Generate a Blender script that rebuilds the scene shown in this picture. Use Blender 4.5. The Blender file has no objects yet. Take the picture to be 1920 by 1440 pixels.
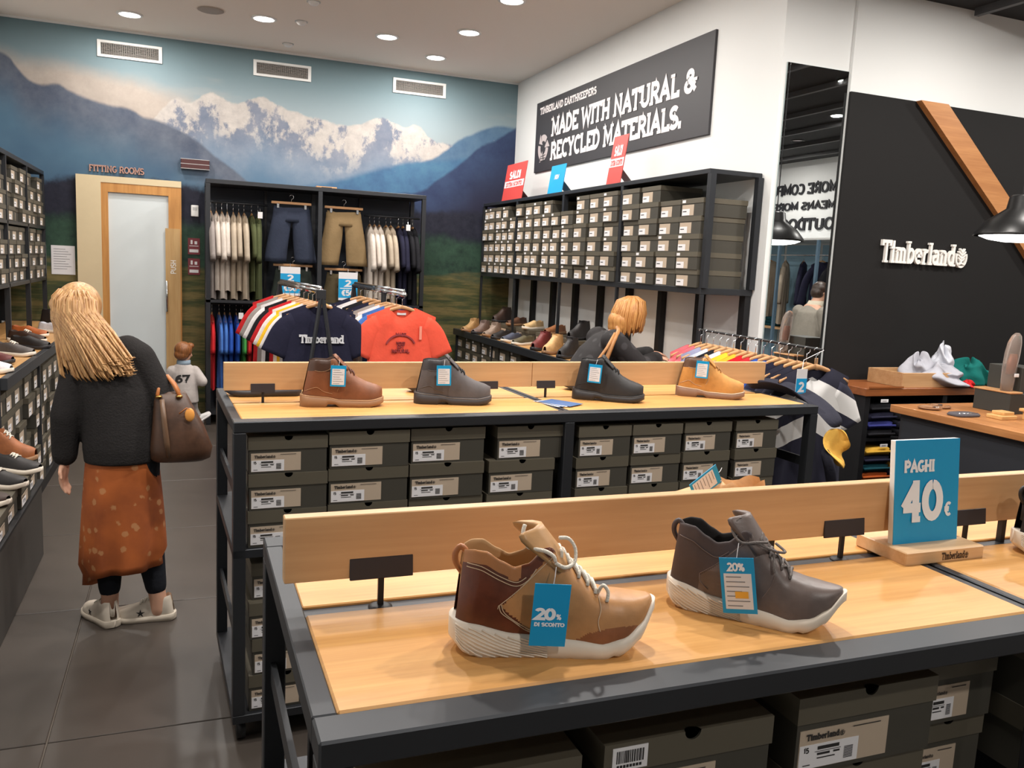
import bpy, bmesh, math, random
from mathutils import Vector, Matrix
random.seed(7)
scene = bpy.context.scene
C = scene.collection
PI = math.pi
# ------------------------------------------------------------------ camera
def cam_setup():
    yaw, pit, rol, f = 0.37402132, 0.13867831, -0.04853844, 1572.06
    fw = Vector((math.sin(yaw)*math.cos(pit), math.cos(yaw)*math.cos(pit), -math.sin(pit)))
    r = Vector((math.cos(yaw), -math.sin(yaw), 0)); d = fw.cross(r)
    c, s = math.cos(rol), math.sin(rol)
    r2 = r*c + d*s; d2 = d*c - r*s
    cd = bpy.data.cameras.new('camera'); co = bpy.data.objects.new('camera', cd); C.objects.link(co)
    M = Matrix.Identity(4)
    for i in range(3):
        M[i][0] = r2[i]; M[i][1] = -d2[i]; M[i][2] = -fw[i]
    M[0][3], M[1][3], M[2][3] = 0.0, 0.0, 1.65
    co.matrix_world = M
    cd.sensor_width = 36; cd.lens = f/1920*36; cd.clip_start = 0.05
    scene.camera = co
cam_setup()
# ------------------------------------------------------------------ world, exposure
w = bpy.data.worlds.new('world'); scene.world = w; w.use_nodes = True
w.node_tree.nodes['Background'].inputs[0].default_value = (0.9, 0.93, 1.0, 1)
w.node_tree.nodes['Background'].inputs[1].default_value = 0.0     # closed interior: all light comes from its lamps
vs = scene.view_settings
vs.view_transform = 'Standard'; vs.look = 'None'; vs.gamma = 1.0; vs.use_curve_mapping = False
vs.exposure = 0.75
LAMP_ALCOVE = 12.0     # watts of one recessed ceiling downlight
LAMP_TRACK = 21.0     # watts of one spotlight on the black ceiling
# ------------------------------------------------------------------ helpers
def lin(v):
    v /= 255.0
    return v/12.92 if v <= 0.04045 else ((v+0.055)/1.055)**2.4
def rgb(r, g, b): return (lin(r), lin(g), lin(b), 1.0)
class NT:
    """small node helper"""
    def __init__(s, name):
        s.m = bpy.data.materials.new(name); s.m.use_nodes = True
        s.t = s.m.node_tree; s.b = s.t.nodes['Principled BSDF']
    def n(s, typ, **kw):
        nd = s.t.nodes.new(typ)
        for k, v in kw.items():
            if k.startswith('i_'):
                key = k[2:]
                nd.inputs[int(key) if key.isdigit() else key.replace('_', ' ')].default_value = v
            else: setattr(nd, k, v)
        return nd
    def l(s, a, b): s.t.links.new(a, b)
    def val(s, sock, v):
        if hasattr(v, 'is_output') or hasattr(v, 'links'): s.l(v, sock)
        else: sock.default_value = v
    def math(s, op, a, b=0.0, c=None, clamp=False):
        nd = s.n('ShaderNodeMath', operation=op); nd.use_clamp = clamp
        s.val(nd.inputs[0], a); s.val(nd.inputs[1], b)
        if c is not None: s.val(nd.inputs[2], c)
        return nd.outputs[0]
    def mix(s, f, a, b):
        nd = s.n('ShaderNodeMix', data_type='RGBA')
        s.val(nd.inputs[0], f); s.val(nd.inputs[6], a); s.val(nd.inputs[7], b)
        return nd.outputs[2]
    def step(s, x, a, b):
        nd = s.n('ShaderNodeMapRange', interpolation_type='SMOOTHSTEP')
        s.val(nd.inputs[0], x); s.val(nd.inputs[1], a); s.val(nd.inputs[2], b)
        return nd.outputs[0]
    def ramp(s, x, stops):
        nd = s.n('ShaderNodeValToRGB'); e = nd.color_ramp.elements
        e[0].position, e[0].color = stops[0]; e[1].position, e[1].color = stops[-1]
        for p, c in stops[1:-1]:
            q = e.new(p); q.color = c
        s.val(nd.inputs[0], x); return nd.outputs[0]
    def noise(s, vec, scale, detail=3.0, rough=0.55, fac=True):
        nd = s.n('ShaderNodeTexNoise'); nd.inputs['Scale'].default_value = scale
        nd.inputs['Detail'].default_value = detail; nd.inputs['Roughness'].default_value = rough
        if vec is not None: s.l(vec, nd.inputs['Vector'])
        return nd.outputs[0] if fac else nd.outputs[1]
    def obj(s, scale=(1, 1, 1), gen=False):
        tc = s.n('ShaderNodeTexCoord'); mp = s.n('ShaderNodeMapping')
        mp.inputs['Scale'].default_value = scale
        s.l(tc.outputs['Generated' if gen else 'Object'], mp.inputs[0]); return mp.outputs[0]
    def bump(s, h, strength=0.3, dist=0.01):
        nd = s.n('ShaderNodeBump'); nd.inputs['Strength'].default_value = strength
        nd.inputs['Distance'].default_value = dist
        s.l(h, nd.inputs['Height']); s.l(nd.outputs[0], s.b.inputs['Normal'])
MC = {}
def plain(name, col, rough=0.6, metal=0.0, emit=0.0, spec=0.5, var=0.0, scale=20.0, bump=0.0, bscale=None, coat=0.0):
    if name in MC: return MC[name]
    t = NT(name); b = t.b
    b.inputs['Base Color'].default_value = col; b.inputs['Roughness'].default_value = rough
    b.inputs['Metallic'].default_value = metal; b.inputs['Specular IOR Level'].default_value = spec
    if coat: b.inputs['Coat Weight'].default_value = coat
    if emit:
        b.inputs['Emission Color'].default_value = col; b.inputs['Emission Strength'].default_value = emit
    if var:
        v = t.noise(t.obj(), scale)
        d = tuple(c*(1-var) for c in col[:3])+(1,); u = tuple(min(1, c*(1+var)) for c in col[:3])+(1,)
        t.l(t.mix(v, d, u), b.inputs['Base Color'])
    if bump:
        t.bump(t.noise(t.obj(), bscale or scale*3, 4), bump)
    MC[name] = t.m; return t.m
def fabric(name, r, g, b_):
    return plain('fabric_'+name, rgb(r, g, b_), 0.9, spec=0.15, var=0.18, scale=9, bump=0.35, bscale=30)
def wood(name, light, dark, axis=0, rough=0.38, freq=1.0):
    if name in MC: return MC[name]
    t = NT(name); sc = [14*freq, 14*freq, 14*freq]; sc[axis] = 0.9*freq
    v = t.obj(tuple(sc)); n1 = t.noise(v, 1.6, 6, 0.6)
    sc2 = [60*freq]*3; sc2[axis] = 3*freq
    n2 = t.noise(t.obj(tuple(sc2)), 2.0, 3)
    f = t.math('MULTIPLY', t.math('ADD', n1, t.math('MULTIPLY', n2, 0.45)), 0.69)
    t.l(t.ramp(f, [(0.30, dark), (0.47, tuple((a+b)/2 for a, b in zip(light, dark))), (0.62, light)]), t.b.inputs['Base Color'])
    t.b.inputs['Roughness'].default_value = rough
    t.bump(n2, 0.06, 0.003)
    MC[name] = t.m; return t.m

class MB:
    """mesh builder: collects verts and faces, builds ONE object"""
    def __init__(s): s.v = []; s.f = []
    def add(s, vs_, fs_):
        o = len(s.v); s.v += [tuple(p) for p in vs_]; s.f += [tuple(i+o for i in f) for f in fs_]; return s
    def box(s, x0, x1, y0, y1, z0, z1, ch=0.0):
        if ch <= 0:
            vs_ = [(x, y, z) for z in (z0, z1) for y in (y0, y1) for x in (x0, x1)]
            return s.add(vs_, [(0, 2, 3, 1), (4, 5, 7, 6), (0, 1, 5, 4), (2, 6, 7, 3), (0, 4, 6, 2), (1, 3, 7, 5)])
        vs_ = []; X = (x0, x1); Y = (y0, y1); Z = (z0, z1); c = ch; idx = {}
        for i in (0, 1):
            for j in (0, 1):
                for k in (0, 1):
                    sx, sy, sz = (c if i == 0 else -c), (c if j == 0 else -c), (c if k == 0 else -c)
                    idx[i, j, k] = len(vs_)
                    vs_ += [(X[i], Y[j]+sy, Z[k]+sz), (X[i]+sx, Y[j], Z[k]+sz), (X[i]+sx, Y[j]+sy, Z[k])]
        fs_ = []
        for a in (0, 1):
            q = lambda i, j, k, d: idx[i, j, k]+d
            fs_.append((q(a, 0, 0, 0), q(a, 0, 1, 0), q(a, 1, 1, 0), q(a, 1, 0, 0)))
            fs_.append((q(0, a, 0, 1), q(1, a, 0, 1), q(1, a, 1, 1), q(0, a, 1, 1)))
            fs_.append((q(0, 0, a, 2), q(0, 1, a, 2), q(1, 1, a, 2), q(1, 0, a, 2)))
            for b in (0, 1):
                fs_.append((q(a, b, 0, 0), q(a, b, 0, 1), q(a, b, 1, 1), q(a, b, 1, 0)))
                fs_.append((q(a, 0, b, 0), q(a, 0, b, 2), q(a, 1, b, 2), q(a, 1, b, 0)))
                fs_.append((q(0, a, b, 1), q(0, a, b, 2), q(1, a, b, 2), q(1, a, b, 1)))
                for d in (0, 1):
                    fs_.append((q(a, b, d, 0), q(a, b, d, 1), q(a, b, d, 2)))
        return s.add(vs_, fs_)
    def rings(s, rings, closed=True, cap=True):
        n = len(rings[0]); o = len(s.v)
        for r in rings: s.v += [tuple(p) for p in r]
        for i in range(len(rings)-1):
            for j in range(n if closed else n-1):
                k = (j+1) % n
                s.f.append((o+i*n+j, o+i*n+k, o+(i+1)*n+k, o+(i+1)*n+j))
        if cap and closed:
            s.f.append(tuple(o+j for j in reversed(range(n)))); e = o+(len(rings)-1)*n
            s.f.append(tuple(e+j for j in range(n)))
        return s
    def tube(s, pts, r, n=8, cap=True):
        pts = [Vector(p) for p in pts]; m = len(pts)
        rr = r if isinstance(r, (list, tuple)) else [r]*m
        t0 = (pts[1]-pts[0]).normalized()
        up = Vector((0, 0, 1)) if abs(t0.z) < 0.9 else Vector((1, 0, 0))
        u = t0.cross(up).normalized(); rings = []
        for i, p in enumerate(pts):
            t = (pts[min(i+1, m-1)]-pts[max(i-1, 0)]).normalized()
            u = (u-t*u.dot(t)).normalized(); v = t.cross(u)
            rings.append([p+(u*math.cos(2*PI*k/n)+v*math.sin(2*PI*k/n))*rr[i] for k in range(n)])
        return s.rings(rings, True, cap)
    def lathe(s, prof, n=24, c=(0, 0, 0)):
        rings = [[(c[0]+r*math.cos(2*PI*k/n), c[1]+r*math.sin(2*PI*k/n), c[2]+z) for k in range(n)] for r, z in prof]
        return s.rings(rings, True, True)
    def ell(s, c, r, n=16, m=10, rot=None):
        rings = []; R = rot or Matrix.Identity(3)
        for i in range(1, m):
            a = PI*i/m
            rings.append([Vector(c)+R @ Vector((r[0]*math.sin(a)*math.cos(2*PI*k/n), r[1]*math.sin(a)*math.sin(2*PI*k/n), -r[2]*math.cos(a))) for k in range(n)])
        s.rings(rings, True, False); o = len(s.v)-n*(m-1)
        b = len(s.v); s.v.append(tuple(Vector(c)+R @ Vector((0, 0, -r[2])))); s.v.append(tuple(Vector(c)+R @ Vector((0, 0, r[2]))))
        e = o+(m-2)*n
        for k in range(n):
            s.f.append((b, o+(k+1) % n, o+k)); s.f.append((b+1, e+k, e+(k+1) % n))
        return s
    def cap(s, p0, p1, r0, r1, n=14):
        """tapered capsule"""
        p0 = Vector(p0); p1 = Vector(p1); d = (p1-p0); L = d.length; d = d/L if L > 1e-6 else Vector((0, 0, 1))
        q = d.to_track_quat('Z', 'Y').to_matrix(); rings = []
        prof = [(r0*math.cos(a), -r0*math.sin(a)) for a in (1.35, 1.0, 0.5)]+[(r0, 0), (r1, L)]+[(r1*math.cos(a), L+r1*math.sin(a)) for a in (0.5, 1.0, 1.35)]
        for r, z in prof:
            rings.append([p0+q @ Vector((r*math.cos(2*PI*k/n), r*math.sin(2*PI*k/n), z)) for k in range(n)])
        return s.rings(rings)
    def chain(s, pts, rr, n=14):
        for i in range(len(pts)-1): s.cap(pts[i], pts[i+1], rr[i], rr[i+1], n)
        return s
    def loft(s, rs, n=20, pw=2.0):
        """stack of elliptical rings (cx, cy, z, rx, ry[, rot])"""
        rings = []
        for q in rs:
            cx, cy, z, rx, ry = q[:5]; a0 = q[5] if len(q) > 5 else 0
            ring = []
            for k in range(n):
                a = 2*PI*k/n; ca, sa = math.cos(a), math.sin(a)
                x = rx*math.copysign(abs(ca)**(2/pw), ca); y = ry*math.copysign(abs(sa)**(2/pw), sa)
                ring.append((cx+x*math.cos(a0)-y*math.sin(a0), cy+x*math.sin(a0)+y*math.cos(a0), z))
            rings.append(ring)
        return s.rings(rings)
    def mesh(s, name, smooth=False):
        me = bpy.data.meshes.new(name); me.from_pydata(s.v, [], s.f); me.update()
        if smooth: me.shade_smooth()
        return me
    def build(s, name, mat, parent=None, smooth=False, recalc=False):
        me = s.mesh(name, smooth)
        if recalc:
            bm = bmesh.new(); bm.from_mesh(me); bmesh.ops.recalc_face_normals(bm, faces=bm.faces); bm.to_mesh(me); bm.free()
        if mat: me.materials.append(mat)
        return link(name, me, parent)
def link(name, me, parent=None, mat=None):
    o = bpy.data.objects.new(name, me); C.objects.link(o)
    if parent: o.parent = parent
    if mat:
        if not me.materials: me.materials.append(mat)
        o.material_slots[0].link = 'OBJECT'; o.material_slots[0].material = mat
    return o
def tag(o, label, cat, group=None):
    o['label'] = label; o['category'] = cat
    if group: o['group'] = group
    return o
def struct(o):
    o['kind'] = 'structure'; return o
def thing(name, label, cat, loc=(0, 0, 0), rz=0.0, group=None):
    o = bpy.data.objects.new(name, None); C.objects.link(o); o.empty_display_size = 0.05
    o.location = loc; o.rotation_euler = (0, 0, rz); return tag(o, label, cat, group)
def copy_tree(o, parent=None):
    c = o.copy(); C.objects.link(c); c.parent = parent
    for ch in list(o.children): copy_tree(ch, c)
    return c
def remesh(mb, name, voxel, mat, parent=None, smooth_it=4, factor=0.5):
    """fuse overlapping closed shapes into one continuous smooth surface"""
    me = mb.mesh(name); ob = bpy.data.objects.new(name, me); C.objects.link(ob)
    m = ob.modifiers.new('r', 'REMESH'); m.mode = 'VOXEL'; m.voxel_size = voxel
    m2 = ob.modifiers.new('s', 'SMOOTH'); m2.iterations = smooth_it; m2.factor = factor
    dg = bpy.context.evaluated_depsgraph_get(); dg.update()
    nm = bpy.data.meshes.new_from_object(ob.evaluated_get(dg)); nm.name = name
    bpy.data.objects.remove(ob); bpy.data.meshes.remove(me)
    nm.shade_smooth(); nm.materials.clear(); nm.materials.append(mat)
    return link(name, nm, parent)
def cr(pts, k=4):
    """smooth path through the points"""
    P = [Vector(p) for p in pts]; out = []
    for i in range(len(P)-1):
        a, b, c, d = P[max(i-1, 0)], P[i], P[i+1], P[min(i+2, len(P)-1)]
        for j in range(k):
            t = j/k; out.append(0.5*((2*b)+(c-a)*t+(2*a-5*b+4*c-d)*t*t+(3*b-a-3*c+d)*t**3))
    return out+[P[-1]]
def lerp(a, b, t): return a+(b-a)*t
def interp(x, pts):
    if x <= pts[0][0]: return pts[0][1]
    for (a, va), (b, vb) in zip(pts, pts[1:]):
        if x <= b:
            t = (x-a)/(b-a) if b > a else 0
            t = t*t*(3-2*t)*0.4+t*0.6
            return va+(vb-va)*t
    return pts[-1][1]
# ------------------------------------------------------------------ lettering (stroke letters with slab serifs)
def arc(cx, cy, rx, ry, a0, a1, n=10):
    return [(cx+rx*math.cos(math.radians(a0+(a1-a0)*i/n)), cy+ry*math.sin(math.radians(a0+(a1-a0)*i/n))) for i in range(n+1)]
GL = {
 'A': (.74, [[(.08, 0), (.37, 1), (.66, 0)], [(.2, .34), (.54, .34)]], [(.1, 0), (.64, 0)]),
 'B': (.66, [[(.14, 0), (.14, 1)], [(.14, 1), (.36, 1)]+arc(.36, .76, .2, .24, 90, -90)+[(.14, .52)], [(.14, .52), (.36, .52)]+arc(.36, .26, .24, .26, 90, -90)+[(.14, 0)]], []),
 'C': (.66, [arc(.37, .5, .28, .5, 50, 310, 18)], [(.55, .86)]),
 'D': (.7, [[(.14, 0), (.14, 1)], [(.06, 1), (.3, 1)]+arc(.3, .5, .31, .5, 90, -90, 14)+[(.06, 0)]], []),
 'E': (.62, [[(.14, 0), (.14, 1)], [(.05, 1), (.54, 1), (.54, .8)], [(.14, .5), (.42, .5)], [(.05, 0), (.56, 0), (.56, .2)]], []),
 'F': (.6, [[(.14, 0), (.14, 1)], [(.05, 1), (.54, 1), (.54, .8)], [(.14, .5), (.42, .5)]], [(.14, 0)]),
 'G': (.7, [arc(.37, .5, .28, .5, 50, 350, 18)+[(.64, .42), (.4, .42)]], []),
 'H': (.74, [[(.14, 0), (.14, 1)], [(.6, 0), (.6, 1)], [(.14, .5), (.6, .5)]], [(.14, 0), (.14, 1), (.6, 0), (.6, 1)]),
 'I': (.32, [[(.16, 0), (.16, 1)]], [(.16, 0), (.16, 1)]),
 'K': (.7, [[(.14, 0), (.14, 1)], [(.58, 1), (.16, .42)], [(.28, .58), (.6, 0)]], [(.14, 0), (.14, 1), (.58, 1), (.58, 0)]),
 'L': (.58, [[(.14, 1), (.14, 0)], [(.05, 0), (.52, 0), (.52, .24)]], [(.14, 1)]),
 'M': (.86, [[(.14, 0), (.14, 1), (.43, .25), (.72, 1), (.72, 0)]], [(.14, 0), (.72, 0), (.1, 1), (.76, 1)]),
 'N': (.76, [[(.14, 0), (.14, 1), (.6, 0), (.6, 1)]], [(.14, 0), (.6, 1)]),
 'O': (.74, [arc(.37, .5, .3, .5, 90, 450, 22)], []),
 'P': (.64, [[(.14, 0), (.14, 1)], [(.05, 1), (.34, 1)]+arc(.34, .73, .23, .27, 90, -90)+[(.14, .46)]], [(.14, 0)]),
 'R': (.7, [[(.14, 0), (.14, 1)], [(.05, 1), (.34, 1)]+arc(.34, .74, .22, .26, 90, -90)+[(.14, .48)], [(.34, .48), (.6, 0)]], [(.14, 0), (.6, 0)]),
 'S': (.6, [arc(.3, .75, .22, .25, 30, 270, 12)+arc(.3, .25, .24, .25, 90, -150, 12)], []),
 'T': (.66, [[(.33, 0), (.33, 1)], [(.04, .78), (.04, 1), (.62, 1), (.62, .78)]], [(.33, 0)]),
 'U': (.74, [[(.14, 1), (.14, .3)]+arc(.37, .3, .23, .3, 180, 360)+[(.6, 1)]], [(.14, 1), (.6, 1)]),
 'V': (.7, [[(.08, 1), (.35, 0), (.62, 1)]], [(.1, 1), (.6, 1)]),
 'W': (.96, [[(.08, 1), (.26, 0), (.48, .85), (.7, 0), (.88, 1)]], [(.1, 1), (.86, 1)]),
 'X': (.66, [[(.08, 0), (.58, 1)], [(.08, 1), (.58, 0)]], []),
 'Y': (.68, [[(.08, 1), (.34, .5), (.6, 1)], [(.34, .5), (.34, 0)]], [(.34, 0), (.1, 1), (.58, 1)]),
 '&': (.76, [[(.7, 0), (.24, .64)], arc(.34, .78, .16, .2, 215, -60, 12)+[(.22, .46)], arc(.3, .24, .22, .24, 120, 300, 10)+[(.66, .44)]], [(.66, .46)]),
 '.': (.26, [[(.12, 0), (.12, .1)]], []),
 '0': (.68, [arc(.34, .5, .25, .5, 90, 450, 22)], []),
 '1': (.4, [[(.06, .78), (.2, 1), (.2, 0)]], [(.2, 0)]),
 '2': (.62, [arc(.3, .74, .22, .26, 165, -30, 12)+[(.08, 0), (.56, 0), (.56, .16)]], []),
 '4': (.68, [[(.46, 0), (.46, 1)], [(.44, 1), (.06, .3)], [(.04, .3), (.62, .3)]], [(.46, 0)]),
 '5': (.62, [[(.5, 1), (.14, 1), (.12, .56)]+arc(.29, .3, .24, .3, 110, -150, 14)], []),
 '6': (.62, [arc(.32, .3, .22, .3, 90, 450, 18), arc(.5, .36, .4, .64, 90, 180, 10)], []),
 '7': (.6, [[(.08, .8), (.08, 1), (.54, 1), (.24, 0)]], [(.24, 0)]),
 '%': (.8, [arc(.2, .78, .12, .2, 90, 450, 12), arc(.6, .22, .12, .2, 90, 450, 12), [(.62, 1), (.18, 0)]], []),
 '€': (.66, [arc(.42, .5, .24, .5, 50, 310, 16), [(.04, .6), (.46, .6)], [(.04, .4), (.44, .4)]], []),
 '-': (.4, [[(.06, .45), (.34, .45)]], []),
 'i': (.3, [[(.15, 0), (.15, .66)], [(.15, .84), (.15, .98)]], [(.15, 0), (.1, .66)]),
 'm': (.86, [[(.14, 0), (.14, .66)], [(.14, .5)]+arc(.27, .48, .15, .18, 170, 0, 6)+[(.43, 0)], [(.43, .5)]+arc(.57, .48, .15, .18, 170, 0, 6)+[(.72, 0)]], [(.14, 0), (.43, 0), (.72, 0), (.1, .66)]),
 'b': (.6, [[(.14, 0), (.14, 1)], arc(.32, .33, .2, .33, 150, -150, 14)], [(.1, 1)]),
 'e': (.56, [[(.1, .36), (.48, .36)]+arc(.29, .33, .2, .33, 8, 315, 16)], []),
 'r': (.46, [[(.14, 0), (.14, .66)], [(.14, .45)]+arc(.32, .44, .16, .2, 170, 60, 6)], [(.14, 0), (.1, .66)]),
 'l': (.3, [[(.15, 0), (.15, 1)]], [(.15, 0), (.1, 1)]),
 'a': (.56, [arc(.27, .48, .16, .18, 150, 0, 8)+[(.43, 0)], arc(.25, .2, .17, .2, 60, 330, 12)], [(.46, 0)]),
 'n': (.6, [[(.14, 0), (.14, .66)], [(.14, .5)]+arc(.29, .47, .16, .19, 170, 0, 6)+[(.45, 0)]], [(.14, 0), (.45, 0), (.1, .66)]),
 'd': (.6, [[(.45, 0), (.45, 1)], arc(.28, .33, .2, .33, 30, 330, 14)], [(.49, 0), (.41, 1)]),
 'o': (.58, [arc(.29, .33, .2, .33, 90, 450, 16)], []),
}
def ribbon(mb, pts, t, depth, front=0.0):
    m = len(pts); L = []; R = []
    for i in range(m):
        p = Vector(pts[i]).to_2d() if False else Vector((pts[i][0], pts[i][1]))
        a = (p-Vector(pts[i-1])).normalized() if i > 0 else None
        b = (Vector(pts[i+1])-p).normalized() if i < m-1 else None
        if a is None: a = b
        if b is None: b = a
        na = Vector((-a.y, a.x)); nb = Vector((-b.y, b.x)); nn = na+nb
        if nn.length < 0.2: nn = na
        nn.normalize(); k = 1.0/max(0.42, nn.dot(na))
        L.append(p+nn*t*k/2); R.append(p-nn*t*k/2)
    o = len(mb.v)
    for l, r in zip(L, R):
        mb.v += [(l.x, l.y, front), (r.x, r.y, front)]
    fs = [(o+2*i, o+2*i+1, o+2*i+3, o+2*i+2) for i in range(m-1)]
    if depth > 0:
        o2 = len(mb.v)
        for l, r in zip(L, R): mb.v += [(l.x, l.y, front-depth), (r.x, r.y, front-depth)]
        for i in range(m-1):
            fs.append((o+2*i, o+2*i+2, o2+2*i+2, o2+2*i)); fs.append((o+2*i+1, o2+2*i+1, o2+2*i+3, o+2*i+3))
        fs.append((o, o2, o2+1, o+1)); e = 2*(m-1); fs.append((o+e, o+e+1, o2+e+1, o2+e))
    mb.f += fs
def text_mb(txt, h, wt=0.17, serif=True, depth=0.0, track=0.0, squeeze=1.0, mb=None, x=0.0, y=0.0):
    mb = mb or MB(); cx = x; lay = 0      # every stroke gets its own hair-thin layer so none coincide
    for ch in txt:
        if ch == ' ': cx += 0.34*h*squeeze; continue
        wd, st, sf = GL[ch]
        for pl in st:
            q = [(cx+px*h*squeeze, y+py*h*(1-wt)+wt*h/2) for px, py in pl]
            if len(pl) == 2 and abs(pl[0][0]-pl[1][0]) < 1e-6:      # plain stems reach the full letter height
                q[0] = (q[0][0], q[0][1]+(-wt*h/2 if pl[0][1] < pl[1][1] else wt*h/2))
                q[1] = (q[1][0], q[1][1]+(wt*h/2 if pl[0][1] < pl[1][1] else -wt*h/2))
            lay += 1; ribbon(mb, q, wt*h, depth, (lay % 7)*h*0.003)
        if serif:
            for sx, sy in sf:
                yy = y+sy*h*(1-wt)+wt*h/2; tt = wt*h*0.62
                yy += -wt*h/2+tt/2 if sy < 0.3 else wt*h/2-tt/2
                ribbon(mb, [(cx+(sx-0.14)*h*squeeze, yy), (cx+(sx+0.14)*h*squeeze, yy)], tt, depth, (7+(lay+sx) % 2)*h*0.003)
        cx += (wd+track)*h*squeeze
    return mb, cx-x
def text_w(txt, h, track=0.0, squeeze=1.0):
    return sum((0.34 if ch == ' ' else GL[ch][0]+track)*h*squeeze for ch in txt)
def logo_mb(mb, cx, cy, r, depth=0.0):
    """ring with a small branching tree, as beside the brand lettering"""
    ribbon(mb, [(cx+r*math.cos(a), cy+r*math.sin(a)) for a in [math.radians(-205+230*i/16) for i in range(17)]], r*0.24, depth, r*.004)
    ribbon(mb, [(cx, cy-r*0.75), (cx, cy+r*0.5)], r*0.22, depth, r*.012)
    for k, (yy, ln) in enumerate(((-.35, .6), (-.02, .72), (.32, .66), (.62, .45))):
        for sg in (-1, 1):
            ribbon(mb, [(cx, cy+r*(yy-.05)), (cx+sg*r*ln, cy+r*(yy+.34))], r*0.17, depth, r*(.02+.008*(2*k+(sg > 0))))
    ribbon(mb, [(cx-r*.6, cy-r*.72), (cx, cy-r*.6), (cx+r*.6, cy-r*.72)], r*0.2, depth, r*.1)
    return mb
def brand_mb(h, depth=0.0, wt=0.17):
    mb, wd = text_mb('Timberland', h, wt, True, depth, track=0.03)
    logo_mb(mb, wd+h*0.5, h*0.42, h*0.42, depth); return mb, wd+h*0.95
def frame_mat(org, xd, yd):
    xd = Vector(xd).normalized(); yd = Vector(yd).normalized(); zd = xd.cross(yd)
    M = Matrix.Identity(4)
    for i in range(3): M[i][0], M[i][1], M[i][2], M[i][3] = xd[i], yd[i], zd[i], org[i]
    return M
def put_text(mb, name, mat, parent, org, xd, yd):
    """lettering as a part; org/xd/yd in the parent's space"""
    o = mb.build(name, mat, parent); o.matrix_local = frame_mat(org, xd, yd); return o
# ------------------------------------------------------------------ shared materials
M_STEEL = plain('dark_steel', rgb(54, 56, 60), 0.42, 0.55, var=0.06, scale=6)
M_BLACK = plain('black_metal', rgb(24, 24, 27), 0.5, 0.2)
M_WALL = plain('white_paint', rgb(224, 225, 224), 0.85, spec=0.2, bump=0.02, bscale=80)
M_CEIL = plain('ceiling_paint', rgb(244, 234, 224), 0.9, spec=0.1)
M_BCEIL = plain('black_ceiling_paint', rgb(26, 26, 28), 0.85)
M_OAK = wood('table_oak', rgb(212, 160, 96), rgb(186, 132, 72), 0)
M_OAKB = wood('board_maple', rgb(214, 172, 126), rgb(192, 148, 104), 0, freq=0.6)
M_LAMP = plain('lamp_glow', (1.0, 0.96, 0.9, 1), 0.5, emit=14.0)
M_WHITE = plain('white_plastic', rgb(235, 235, 233), 0.5)
M_CARD = plain('box_card_olive', rgb(62, 59, 51), 0.62, var=0.06, scale=4)
M_LID = plain('box_lid_olive', rgb(86, 80, 67), 0.58, var=0.06, scale=4)
M_LABEL = plain('box_label_tan', rgb(184, 166, 146), 0.6, var=0.04, scale=10)
M_STICK = plain('white_paper', rgb(226, 224, 226), 0.6)
M_INK = plain('black_ink', rgb(38, 36, 36), 0.6)
M_CHROME = plain('chrome', rgb(215, 218, 222), 0.18, 1.0)
M_HANG = wood('hanger_wood', rgb(206, 158, 110), rgb(180, 128, 82), 0)
M_BLUE = plain('promo_blue', rgb(8, 154, 210), 0.45)
M_RED = plain('promo_red', rgb(196, 66, 60), 0.5)
M_SKIN = plain('skin', rgb(206, 158, 132), 0.5, var=0.06, scale=12)
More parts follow.
